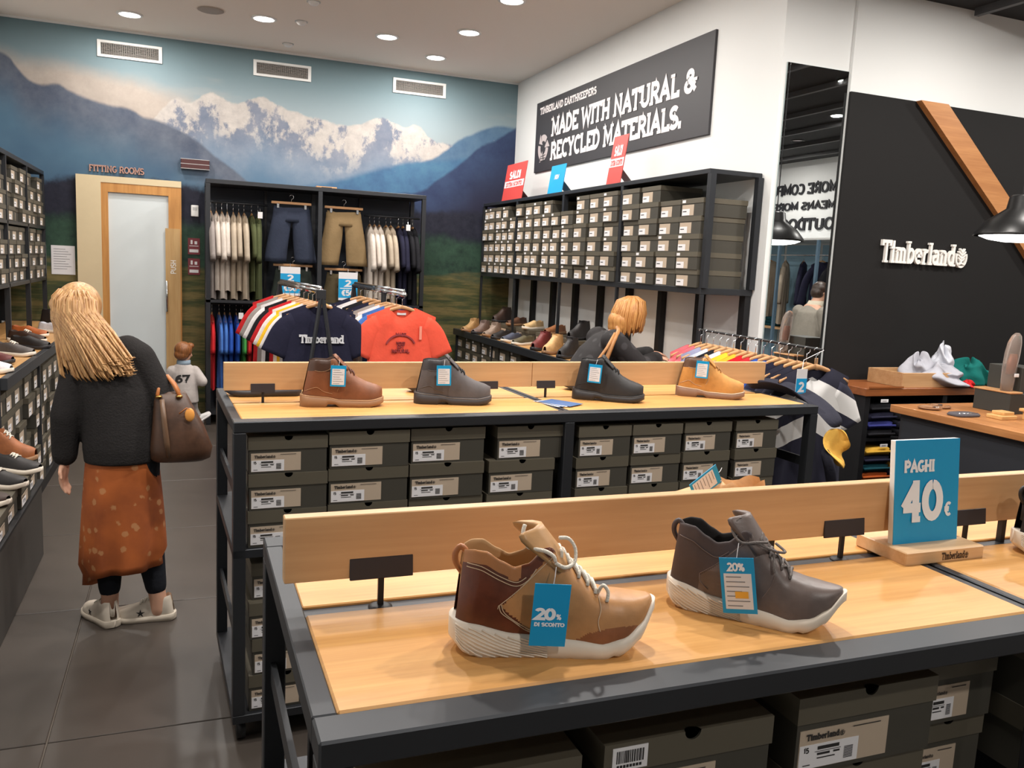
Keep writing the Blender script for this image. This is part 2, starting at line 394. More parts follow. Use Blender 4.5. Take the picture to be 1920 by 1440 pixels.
# ================================================================== SETTING
YB, XR, XL, ZC, ZD, XW = 9.0, 3.435, -1.58, 3.66, 3.5, 9.0   # mural wall, white wall, left wall, ceilings, text wall
YF = -4.2
def mural_mat():
    t = NT('mural_print'); tc = t.n('ShaderNodeTexCoord'); sp = t.n('ShaderNodeSeparateXYZ')
    t.l(tc.outputs['Object'], sp.inputs[0])
    u = t.math('DIVIDE', t.math('ADD', sp.outputs[0], 1.7), 5.2); v = t.math('DIVIDE', sp.outputs[2], 3.7)
    vec = tc.outputs['Object']
    nz = lambda s, d=5.0, r=0.6: t.noise(vec, s, d, r)
    def stretch(sx, sz):
        mp = t.n('ShaderNodeMapping'); mp.inputs['Scale'].default_value = (sx, 1, sz); t.l(vec, mp.inputs[0]); return mp.outputs[0]
    def curve(pts):
        nd = t.n('ShaderNodeFloatCurve'); cv = nd.mapping.curves[0]
        cv.points[0].location = pts[0]; cv.points[1].location = pts[-1]
        for p in pts[1:-1]: cv.points.new(*p)
        nd.mapping.update(); t.l(u, nd.inputs['Value']); return nd.outputs[0]
    def below(pts, wob, wd=0.006, ns=6.0):
        c_ = curve(pts); n_ = t.math('MULTIPLY', t.math('SUBTRACT', nz(ns), 0.5), wob)
        d_ = t.math('SUBTRACT', t.math('ADD', c_, n_), v)
        return t.step(d_, -wd, wd), d_
    n_big = nz(1.1, 4); n_mid = nz(3.5, 6, 0.65); n_fine = nz(11, 6, 0.7)
    # sky
    col = t.ramp(v, [(0.74, rgb(176, 188, 192)), (0.83, rgb(160, 180, 188)), (0.91, rgb(134, 162, 172)), (0.99, rgb(116, 148, 158))])
    # long pale cloud resting on the left ridge
    cl = [(0.0, 0.915), (0.0543, 0.895), (0.0949, 0.885), (0.1449, 0.886), (0.196, 0.876), (0.2397, 0.868), (0.2842, 0.85), (0.34, 0.83), (0.45, 0.70), (1, 0.5)]
    cm, _ = below(cl, 0.06, 0.03, 2.0)
    col = t.mix(t.math('MULTIPLY', cm, 0.9), col, t.ramp(n_mid, [(0.3, rgb(184, 168, 154)), (0.7, rgb(214, 196, 182))]))
    wisp = t.step(t.noise(stretch(0.7, 3.0), 1.6, 4), 0.5, 0.75)
    wm = t.math('MULTIPLY', wisp, t.math('MULTIPLY', t.step(v, 0.8, 0.86), t.step(v, 0.97, 0.88)))
    col = t.mix(t.math('MULTIPLY', wm, 0.45), col, rgb(190, 188, 184))
    # snow mountains
    snow = [(0, 0.2), (0.1931, 0.6264), (0.2839, 0.80), (0.3023, 0.8285), (0.3161, 0.8387), (0.3299, 0.8302), (0.3625, 0.8543), (0.3738, 0.8615), (0.3908, 0.8534), (0.4147, 0.8408), (0.434, 0.8493), (0.4632, 0.8637), (0.4829, 0.8543), (0.5029, 0.8435), (0.5332, 0.8326), (0.5742, 0.8232), (0.616, 0.8135), (0.6583, 0.8255), (0.6796, 0.8388), (0.6968, 0.8457), (0.7177, 0.8371), (0.7367, 0.8266), (0.7512, 0.8257), (0.7655, 0.8352), (0.7815, 0.8256), (0.7979, 0.8039), (0.8199, 0.7933), (0.8489, 0.7896), (0.8734, 0.7515), (1, 0.6)]
    sm, sd = below(snow, 0.02, 0.004, 9)
    rock = t.step(t.math('ADD', t.math('MULTIPLY', t.noise(stretch(3.2, 2.2), 1.5, 7, 0.68), 1.0), t.math('MULTIPLY', sd, 1.5)), 0.56, 0.66)
    mtn = t.mix(rock, t.ramp(n_fine, [(0.3, rgb(190, 182, 178)), (0.7, rgb(220, 212, 204))]), t.ramp(n_mid, [(0.3, rgb(108, 122, 148)), (0.7, rgb(150, 156, 172))]))
    haze = t.step(sd, 0.06, 0.17)
    mtn = t.mix(haze, mtn, t.ramp(n_mid, [(0.3, rgb(106, 136, 166)), (0.7, rgb(150, 166, 186))]))
    mtn = t.mix(t.step(sd, 0.13, 0.24), mtn, rgb(84, 126, 160))
    col = t.mix(sm, col, mtn)
    # right hills: hazy blue then teal slope
    hm, hd = below([(0, 0.1), (0.66, 0.66), (0.7478, 0.7253), (0.7927, 0.7384), (0.8376, 0.7775), (0.86, 0.8064), (0.8888, 0.8256), (0.912, 0.8411), (0.9355, 0.8552), (0.9655, 0.8595), (1, 0.853)], 0.012)
    col = t.mix(hm, col, t.ramp(n_mid, [(0.3, rgb(62, 104, 146)), (0.7, rgb(96, 136, 168))]))
    tm, td = below([(0, 0.1), (0.40, 0.55), (0.4544, 0.607), (0.5349, 0.6343), (0.6181, 0.6654), (0.6821, 0.698), (0.7478, 0.7253), (0.7927, 0.7369), (0.8384, 0.7471), (0.8849, 0.7591), (0.9437, 0.7914), (1, 0.815)], 0.012, 0.01)
    col = t.mix(tm, col, t.ramp(n_mid, [(0.3, rgb(46, 92, 142)), (0.55, rgb(60, 118, 160)), (0.75, rgb(74, 136, 168))]))
    patch = t.math('MULTIPLY', t.step(t.noise(stretch(1.3, 3), 4.0, 4, 0.6), 0.66, 0.7), t.math('MULTIPLY', hm, t.step(td, 0.03, -0.04)))
    col = t.mix(patch, col, rgb(226, 220, 214))
    # left dark ridge melting into blue haze
    lm, ld = below([(0, 0.93), (0.0305, 0.9001), (0.0423, 0.8936), (0.0539, 0.8708), (0.0736, 0.8429), (0.094, 0.8336), (0.119, 0.8404), (0.1356, 0.8278), (0.1652, 0.8132), (0.2083, 0.8005), (0.2346, 0.798), (0.2568, 0.7815), (0.2838, 0.7748), (0.3203, 0.7545), (0.3482, 0.7338), (0.3765, 0.7032), (0.415, 0.6662), (0.4543, 0.62), (1, 0.1)], 0.012, 0.006)
    lcol = t.mix(t.step(ld, 0.02, 0.16), t.ramp(n_mid, [(0.3, rgb(76, 88, 112)), (0.7, rgb(120, 128, 144))]), t.ramp(n_big, [(0.3, rgb(60, 100, 136)), (0.7, rgb(84, 128, 156))]))
    spots = t.math('MULTIPLY', t.step(nz(7, 3), 0.69, 0.72), t.math('MULTIPLY', t.step(ld, 0.012, 0.03), t.step(ld, 0.12, 0.08)))
    lcol = t.mix(spots, lcol, rgb(216, 202, 198))
    col = t.mix(lm, col, lcol)
    # dark right hill
    dm, dd = below([(0, 0.1), (0.60, 0.60), (0.7274, 0.6372), (0.7834, 0.6523), (0.8169, 0.6865), (0.8508, 0.7211), (0.8848, 0.7622), (0.9076, 0.7928), (0.9369, 0.8122), (0.9603, 0.834), (1, 0.872)], 0.014, 0.006)
    dcol = t.mix(t.step(dd, 0.02, 0.2), t.ramp(n_mid, [(0.3, rgb(40, 56, 98)), (0.62, rgb(52, 76, 118)), (0.8, rgb(60, 110, 134))]), rgb(46, 46, 72))
    col = t.mix(dm, col, dcol)
    # dark wood band, green scrub, meadow
    bm_, bd = below([(0, 0.590), (0.0729, 0.596), (0.1067, 0.607), (0.1435, 0.62), (0.3198, 0.62), (0.3764, 0.606), (0.5768, 0.60), (0.785, 0.592), (0.8542, 0.60), (1, 0.607)], 0.03, 0.012, 14)
    col = t.mix(bm_, col, t.ramp(n_fine, [(0.3, rgb(34, 36, 52)), (0.7, rgb(52, 54, 72))]))
    gm = t.step(t.math('ADD', v, t.math('MULTIPLY', n_mid, 0.07)), 0.57, 0.53)
    col = t.mix(gm, col, t.ramp(nz(6, 6, 0.7), [(0.3, rgb(38, 58, 52)), (0.6, rgb(58, 94, 74)), (0.75, rgb(80, 118, 88))]))
    mm = t.step(t.math('ADD', v, t.math('MULTIPLY', t.noise(stretch(1.0, 5.0), 2.0, 4), 0.09)), 0.47, 0.43)
    meadow = t.ramp(t.noise(stretch(0.8, 6.5), 1.7, 6, 0.65), [(0.3, rgb(54, 64, 52)), (0.45, rgb(84, 92, 52)), (0.6, rgb(140, 122, 66)), (0.72, rgb(92, 98, 58))])
    col = t.mix(mm, col, meadow)
    hs = t.n('ShaderNodeHueSaturation'); hs.inputs['Saturation'].default_value = 0.86; hs.inputs['Value'].default_value = 0.74; t.l(col, hs.inputs['Color'])
    t.l(hs.outputs[0], t.b.inputs['Base Color']); t.b.inputs['Roughness'].default_value = 0.7; t.b.inputs['Specular IOR Level'].default_value = 0.2
    return t.m
def wall_panel(name, x0, x1, y0, y1, z0, z1, mat):
    return struct(MB().box(x0, x1, y0, y1, z0, z1).build(name, mat))
VENTS = ((-0.751, -0.205, 'above the fitting room'), (0.636, 1.184, 'above the clothes wardrobe'), (2.036, 2.599, 'near the white wall corner'))
mw = MB(); mw.box(XL-0.1, XR+0.12, YB, YB+0.1, 0, 3.424); mw.box(XL-0.1, XR+0.12, YB, YB+0.1, 3.526, 3.8); xa_ = XL-0.1
for va, vb, _n in VENTS+((XR+0.12, 0, ''),):
    mw.box(xa_, va+(0.027 if _n else 0), YB, YB+0.1, 3.424, 3.526); xa_ = vb-0.027
struct(mw.build('wall_back', mural_mat()))
wall_panel('wall_left', XL-0.1, XL, YF-0.1, YB, 0, 3.8, M_WALL)
wall_panel('wall_right', XR, XR+0.12, 4.56, YB, 0, 3.8, M_WALL)
wall_panel('wall_mirror', XR, 3.965, 4.46, 4.56, 0, 3.8, M_WALL)
wall_panel('wall_feature', 3.965, XW+0.1, 4.44, 4.56, 0, 3.8, M_WALL)
wall_panel('wall_text', XW, XW+0.1, YF-0.1, 4.44, 0, 3.8, M_WALL)
wall_panel('wall_front', XL, XW, YF-0.1, YF, 0, 3.8, M_WALL)
wall_panel('ceiling', XL, XR, 4.46, YB, ZC, ZC+0.1, M_CEIL)
wall_panel('ceiling_black', XL, XW, YF, 4.46, ZD, ZD+0.1, M_BCEIL)
wall_panel('trim_1', XL, XR, YB-0.012, YB, ZC-0.02, ZC, M_WALL)
# black feature panel on the facing wall
struct(MB().box(3.958, 7.6, 4.42, 4.44, 0, 2.86).build('wall_black', plain('black_feature_paint', rgb(27, 26, 26), 0.75, spec=0.2, bump=0.03, bscale=60)))
# black ceiling rails running into the shop
for k in range(6):
    struct(MB().box(4.9+k*0.72, 4.94+k*0.72, YF, 4.4, ZD-0.05, ZD).build('trim_%d' % (k+2), plain('rail_grey', rgb(70, 70, 72), 0.5)))
# floor of large tiles
def floor():
    base = struct(MB().box(XL, XW, YF, YB, -0.06, -0.006).build('floor', plain('grout', rgb(92, 84, 76), 0.9)))
    t = NT('floor_tile'); oi = t.n('ShaderNodeObjectInfo')
    n = t.noise(t.obj(), 2.2, 5); f = t.math('ADD', t.math('MULTIPLY', oi.outputs['Random'], 0.35), t.math('MULTIPLY', n, 0.65))
    t.l(t.ramp(f, [(0.2, rgb(64, 58, 53)), (0.8, rgb(80, 72, 66))]), t.b.inputs['Base Color'])
    t.b.inputs['Roughness'].default_value = 0.36
    me = MB().box(0, 1.134, 0, 1.134, -0.03, 0, 0.002).mesh('tile')
    me.materials.append(t.m)
    for i in range(-2, 9):
        for j in range(-6, 6):
            x = -0.44+1.14*i; y = 2.97+1.14*j
            if x < XL-1.2 or y < YF-1.2 or x > XW or y > YB: continue
            if y > 4.3 and x > XR: continue
            o = link('tile', me, base); o.location = (x, y, 0)
floor()
# ------------------------------------------------------------------ recessed ceiling lamps
def downlight(x, y, z, watts, label, grp, r=0.085, off=None, lit=True, ccol=(1, 0.95, 0.89)):
    # off: name of a lamp that hangs outside the picture; lit=False: a switched-off fitting
    t = thing('ceiling_downlight', label, 'ceiling lamp', (x, y, z), 0, grp)
    MB().lathe([(r+0.022, 0.0), (r+0.022, -0.008), (r, -0.012), (r, -0.002), (r+0.01, 0.0)], 28).build('trim_ring', M_WHITE if z > 3.6 else M_BLACK, t, True)
    MB().lathe([(0.001, -0.004), (r, -0.004), (r, -0.001), (0.001, -0.001)], 28).build(('disc_%s_offscreen' % off) if off else 'glowing_disc' if lit else 'lens', M_LAMP if lit else M_STICK, t)
    if lit:
        nm = ('lamp_%s_offscreen' % off) if off else 'downlight_beam'
        ld = bpy.data.lights.new(nm, 'AREA'); ld.shape = 'DISK'; ld.size = 2*r*0.95; ld.energy = watts; ld.color = ccol
        lo = bpy.data.objects.new(nm, ld); C.objects.link(lo); lo.parent = t; lo.location = (0, 0, -0.013)
    return t
G1 = 'recessed downlights in the pale ceiling'
for x, y, lb in ((-0.443, 8.359, 'round white recessed downlight above the fitting room doorway'), (0.636, 7.86, 'round white recessed downlight beside the ceiling loudspeaker'),
                 (1.709, 7.861, 'round white recessed downlight between the second and third air vents'), (2.317, 7.331, 'round white recessed downlight above the middle of the shoe box rack'),
                 (2.307, 8.363, 'round white recessed downlight in the corner of mural and white wall'), (2.326, 6.314, 'round white recessed downlight above the recycled materials sign')):
    downlight(x, y, ZC, LAMP_ALCOVE, lb, G1)
# the same ceiling goes on towards the camera, above the top edge of the picture
for x, y, lb, off in ((2.32, 5.28, 'round white recessed downlight above the leaning shopper at the rack', 'above_rack_shopper'), (-0.44, 6.3, 'round white recessed downlight above the walking shopper', 'above_aisle_shopper'),
                 (0.64, 5.7, 'round white recessed downlight above the tee shirt rails', 'above_tee_rails'), (-0.44, 4.9, 'round white recessed downlight over the left shoe table', 'above_left_table')):
    downlight(x, y, ZC, LAMP_ALCOVE, lb, G1, off=off)
# spotlights of the black shop ceiling: the mirror shows two of them lit and one fitting dark, the others hang outside the picture
G2 = 'spotlights in the black ceiling'
for x, y, nm, off in ((0.95, 1.85, 'above the sneaker table', 'sneaker_table'), (2.15, 1.6, 'past the blue price sign', 'price_sign'), (0.55, 3.3, 'above the brown boot', 'brown_boot'), (1.9, 3.5, 'above the wheat boot', 'wheat_boot'), (-0.6, 2.6, 'above the aisle', 'aisle'), (3.1, 3.1, 'above the colour-block tees', 'tee_rail'),
                (4.6, 3.3, 'above the brown shelf', 'brown_shelf'), (5.68, 2.47, 'past the counter', None), (6.78, 1.15, 'above the man in the mirror', None), (7.6, -0.5, 'before the slogan wall, switched off', 'dark'), (7.9, -1.9, 'close to the slogan wall', 'slogan_wall'),
                (6.6, 3.4, 'by the black wall end', 'black_wall'), (4.2, 0.6, 'in the open shop floor', 'shop_floor'), (1.0, -1.2, 'behind the sneaker table', 'behind_table'), (4.6, -2.0, 'at the shop front', 'shop_front')):
    downlight(x, y, ZD, LAMP_TRACK, 'round spotlight with black trim in black ceiling '+nm, G2, 0.07, None if off == 'dark' else off, off != 'dark')
# small ceiling fittings
def lathe_thing(name, label, cat, loc, prof, mat, n=24, part='shell', grp=None):
    t = thing(name, label, cat, loc, 0, grp); MB().lathe(prof, n).build(part, mat, t, True); return t
M_GREYP = plain('pale_grey_plastic', rgb(196, 196, 194), 0.5)
sp_ = lathe_thing('ceiling_loudspeaker', 'flat round loudspeaker grille set into the pale ceiling', 'loudspeaker', (0.205, 7.84, ZC), [(0.105, 0), (0.105, -0.008), (0.095, -0.012), (0.001, -0.012)], plain('speaker_grille', rgb(168, 158, 148), 0.7, bump=0.3, bscale=300), part='grille')
MB().lathe([(0.105, 0.0), (0.118, -0.004), (0.118, -0.001)], 24).build('rim', M_CEIL, sp_)
for (x, y), lb in (((0.941, 7.79), 'small white sprinkler dome under the ceiling beside the second downlight'), ((0.923, 8.646), 'small white sprinkler dome under the ceiling close to the second air vent'), ((0.958, 7.155), 'small white smoke detector dome under the ceiling')):
    d = lathe_thing('ceiling_sensor', lb, 'sensor', (x, y, ZC), [(0.045, 0), (0.045, -0.01), (0.03, -0.025), (0.012, -0.032), (0.001, -0.034)], M_WHITE, part='dome')
    MB().lathe([(0.055, 0), (0.055, -0.005), (0.001, -0.005)], 20).build('base_plate', M_GREYP, d)
# ------------------------------------------------------------------ air vents in the mural wall
for xa, xb, nm in VENTS:
    t = thing('air_vent', 'rectangular white framed air vent with grey slats '+nm, 'air vent', ((xa+xb)/2, YB, 3.475), 0, 'air vents in the mural wall')
    wv, hv = (xb-xa)/2+0.005, 0.075
    f = MB(); f.box(-wv, wv, -0.015, 0, hv-0.022, hv); f.box(-wv, wv, -0.015, 0, -hv, -hv+0.022)
    f.box(-wv, -wv+0.03, -0.015, 0, -hv+0.022, hv-0.022); f.box(wv-0.03, wv, -0.015, 0, -hv+0.022, hv-0.022); f.build('frame', M_WHITE, t)
    du = MB(); a_, b_ = wv-0.03, hv-0.022; q = [(-a_, -b_), (a_, -b_), (a_, b_), (-a_, b_)]
    du.add([(x, 0.0, z) for x, z in q]+[(x, 0.35, z) for x, z in q], [(0, 1, 5, 4), (1, 2, 6, 5), (2, 3, 7, 6), (3, 0, 4, 7), (4, 5, 6, 7)]); du.build('duct', plain('duct_metal', rgb(120, 118, 115), 0.6, 0.3), t)
    sl = MB().box(-wv+0.03, wv-0.03, -0.011, -0.003, -0.0025, 0.0025).mesh('slat')
    sl.materials.append(plain('vent_slat', rgb(150, 144, 138), 0.6))
    for k in range(8): o = link('slat', sl, t); o.location = (0, 0, -0.046+k*0.0132)
    vf = MB()
    for k in range(26): xx = -wv+0.045+k*(2*wv-0.09)/25; vf.box(xx-0.0018, xx+0.0018, -0.012, -0.004, -hv+0.022, hv-0.022)
    vf.build('fins', plain('vent_slat', rgb(150, 144, 138), 0.6), t)
# ------------------------------------------------------------------ fitting room doorway
def doorway():
    M_SUR = plain('cream_surround', rgb(214, 196, 160), 0.6, var=0.03); M_DW = wood('door_oak', rgb(206, 150, 84), rgb(176, 118, 58), 2)
    d = struct(bpy.data.objects.new('door_1', None)); C.objects.link(d); d.location = (0, YB, 0)
    sr = MB(); sr.box(-0.955, -0.745, -0.05, 0, 0, 2.315); sr.box(-0.745, -0.038, -0.05, 0, 2.255, 2.315); sr.build('surround', M_SUR, d)
    fr = MB(); fr.box(-0.745, -0.685, -0.045, 0, 0, 2.255); fr.box(-0.685, -0.155, -0.045, 0, 2.17, 2.255); fr.box(-0.155, -0.038, -0.045, 0, 0, 2.255)
    fr.build('door_frame', M_DW, d)
    MB().box(-0.685, -0.155, -0.02, -0.005, 0, 2.17).build('frosted_panel', plain('frosted_glass', rgb(214, 222, 224), 0.55, spec=0.4), d)
    MB().box(-0.185, -0.05, -0.049, -0.045, 0, 1.86).build('oak_leaf', wood('door_oak_pale', rgb(204, 168, 116), rgb(186, 146, 92), 2), d)
    hb = MB(); hb.tube([(-0.175, -0.075, 1.05), (-0.175, -0.075, 1.35)], 0.01); hb.tube([(-0.175, -0.045, 1.08), (-0.175, -0.078, 1.08)], 0.006); hb.tube([(-0.175, -0.045, 1.32), (-0.175, -0.078, 1.32)], 0.006)
    hb.build('pull_handle', M_CHROME, d, True)
    mb, wd = text_mb('PUSH', 0.05, 0.14, False, 0)
    put_text(mb, 'door_lettering', plain('white_ink', rgb(240, 238, 232), 0.6), d, (-0.09, -0.0505, 1.42), (0, 0, 1), (-1, 0, 0))
doorway()
mb, wd = text_mb('FITTING ROOMS', 0.062, 0.16, True, 0.012, squeeze=0.96)
o = mb.build('wall_lettering', plain('copper_letters', rgb(178, 138, 124), 0.5, 0.2)); o.matrix_world = frame_mat((-0.845, YB-0.014, 2.352), (1, 0, 0), (0, 0, 1))
tag(o, 'copper raised letters reading FITTING ROOMS above the doorway', 'lettering')
t = thing('indicator_sign', 'small dark red display box with a silver stripe above the fitting room', 'sign', (0.09, YB, 2.492))
MB().box(-0.13, 0.13, -0.05, 0, -0.045, 0.045, 0.004).build('housing', plain('dark_red_housing', rgb(70, 28, 28), 0.4), t)
for z in (-0.002, 0.044, -0.046): MB().box(-0.132, 0.132, -0.052, -0.001, z-0.0022, z+0.0022).build('silver_stripe', plain('stripe_grey', rgb(190, 186, 186), 0.5), t)
t = thing('notice_sheet', 'white paper notice taped to the mural beside the doorway', 'notice', (-1.08, YB, 1.51))
MB().box(-0.10, 0.10, -0.004, -0.0005, -0.135, 0.135).build('sheet', M_STICK, t)
p = MB()
for k in range(9): p.box(-0.08, 0.02+0.06*((k*7) % 5)/5, -0.0052, -0.004, 0.10-k*0.023, 0.104-k*0.023)
p.build('print', plain('grey_ink', rgb(130, 130, 134), 0.7), t)
t = thing('thermostat', 'small white thermostat on the mural beside the wardrobe', 'thermostat', (0.085, YB, 2.045))
MB().box(-0.035, 0.035, -0.025, 0, -0.055, 0.055, 0.005).build('housing', M_WHITE, t); MB().box(-0.02, 0.02, -0.0265, -0.025, 0.005, 0.035).build('display', M_GREYP, t)
for z, lb in ((1.70, 'upper dark red safety placard beside the wardrobe'), (1.50, 'lower dark red safety placard beside the wardrobe')):
    t = thing('safety_placard', lb, 'sign', (0.075, YB, z), 0, 'safety placards')
    MB().box(-0.055, 0.055, -0.006, 0, -0.08, 0.08).build('plate', plain('placard_red', rgb(120, 42, 52), 0.5), t)
    p = MB(); p.box(-0.042, 0.042, -0.0072, -0.006, 0.0, 0.006); p.box(-0.042, 0.042, -0.0072, -0.006, -0.06, -0.03); p.box(-0.03, -0.012, -0.0072, -0.006, 0.02, 0.06); p.box(0.006, 0.03, -0.0072, -0.006, 0.02, 0.05); p.build('print', M_STICK, t)
# ------------------------------------------------------------------ sign on the white wall
def wall_sign():
    t = thing('wall_sign', 'long black sign with white slab lettering on the white wall', 'sign', (XR, 8.37, 2.635))
    L, H = 3.19, 0.705
    MB().box(-0.02, 0, -L, 0, 0, H, 0.002).build('panel', plain('sign_black', rgb(52, 50, 54), 0.55), t)
    wm = plain('sign_white', rgb(232, 226, 226), 0.6)
    for txt, h, y, z, tgt in (('TIMBERLAND EARTHKEEPERS', 0.07, 0.10, 0.575, 1.28), ('MADE WITH NATURAL &', 0.18, 0.42, 0.32, 2.58), ('RECYCLED MATERIALS.', 0.18, 0.42, 0.088, 2.42)):
        sq = tgt/text_w(txt, h)
        mb, wd = text_mb(txt, h, 0.22, True, 0, squeeze=sq); put_text(mb, 'lettering', wm, t, (-0.021, -y, z), (0, -1, 0), (0, 0, 1))
    # tree-and-arrows emblem made of three bent arrows round a centre
    e = MB()
    for k in range(3):
        a0 = 90+120*k
        pts = [(math.cos(math.radians(a))*0.10, math.sin(math.radians(a))*0.10) for a in range(a0-46, a0+30, 8)]
        ribbon(e, pts, 0.064, 0)
        a = math.radians(a0+30); c_ = Vector((math.cos(a)*0.10, math.sin(a)*0.10)); d_ = Vector((-math.sin(a), math.cos(a))); n_ = Vector((math.cos(a), math.sin(a)))
        q = [c_+n_*0.065, c_-n_*0.065, c_+d_*0.07]; e.add([(v.x, v.y, 0) for v in q], [(0, 1, 2)])
    ob = put_text(e, 'emblem', plain('sign_emblem', rgb(188, 178, 178), 0.6), t, (-0.0212, -0.22, 0.235), (0, -1, 0), (0, 0, 1))
    for k in (-1, 0, 1):
        s_ = MB(); ribbon(s_, [(-0.07+0.02*k, -0.105+0.02*k), (0.07, -0.105+0.03*k)], 0.008, 0); put_text(s_, 'emblem_line', M_INK, t, (-0.0216, -0.22, 0.235), (0, -1, 0), (0, 0, 1))
wall_sign()
# ------------------------------------------------------------------ mirror
t = thing('wall_mirror', 'tall frameless wall mirror between the white wall and black panel', 'mirror', (3.70, 4.46, 0))
MB().box(-0.228, 0.252, -0.008, 0, 0.08, 2.985).build('backing', plain('mirror_edge', rgb(150, 165, 165), 0.3), t)
MB().box(-0.227, 0.251, -0.0095, -0.008, 0.081, 2.984).build('mirror_glass', plain('mirror_silver', (0.92, 0.94, 0.94, 1), 0.005, 1.0), t)
# ------------------------------------------------------------------ brand lettering, plank on black wall
mb, wd = brand_mb(0.15, 0.02, 0.15)
sc = 0.77/wd
t = thing('brand_sign', 'raised white Timberland lettering with tree emblem on black wall', 'sign', (4.33, 4.42, 1.80))
ob = put_text(mb, 'lettering', plain('raised_white', rgb(238, 234, 228), 0.5), t, (0, -0.022, 0), (1, 0, 0), (0, 0, 1)); ob.scale = (sc, 1.0, 1)
def plank():
    t = thing('wooden_plank', 'broad diagonal wooden plank fixed across the black wall', 'plank', (0.05, 4.42, 0.012))
    m = wood('plank_wood', rgb(186, 130, 80), rgb(160, 104, 60), 0)
    def prism(name, pts):
        n = len(pts); vs_ = [(x, -0.045, z) for x, z in pts]+[(x, 0, z) for x, z in pts]
        MB().add(vs_, [tuple(range(n)), tuple(reversed(range(n, 2*n)))]+[(k, k+n, (k+1) % n+n, (k+1) % n) for k in range(n)]).build(name, m, t, recalc=True)
    prism('board', [(4.45, 2.848), (4.69, 2.848), (5.46, 2.20), (5.44, 2.13), (5.335, 2.115)])
    prism('lower_board', [(5.42, 2.06), (5.54, 2.075), (6.04, 1.655), (5.88, 1.655)])
plank()
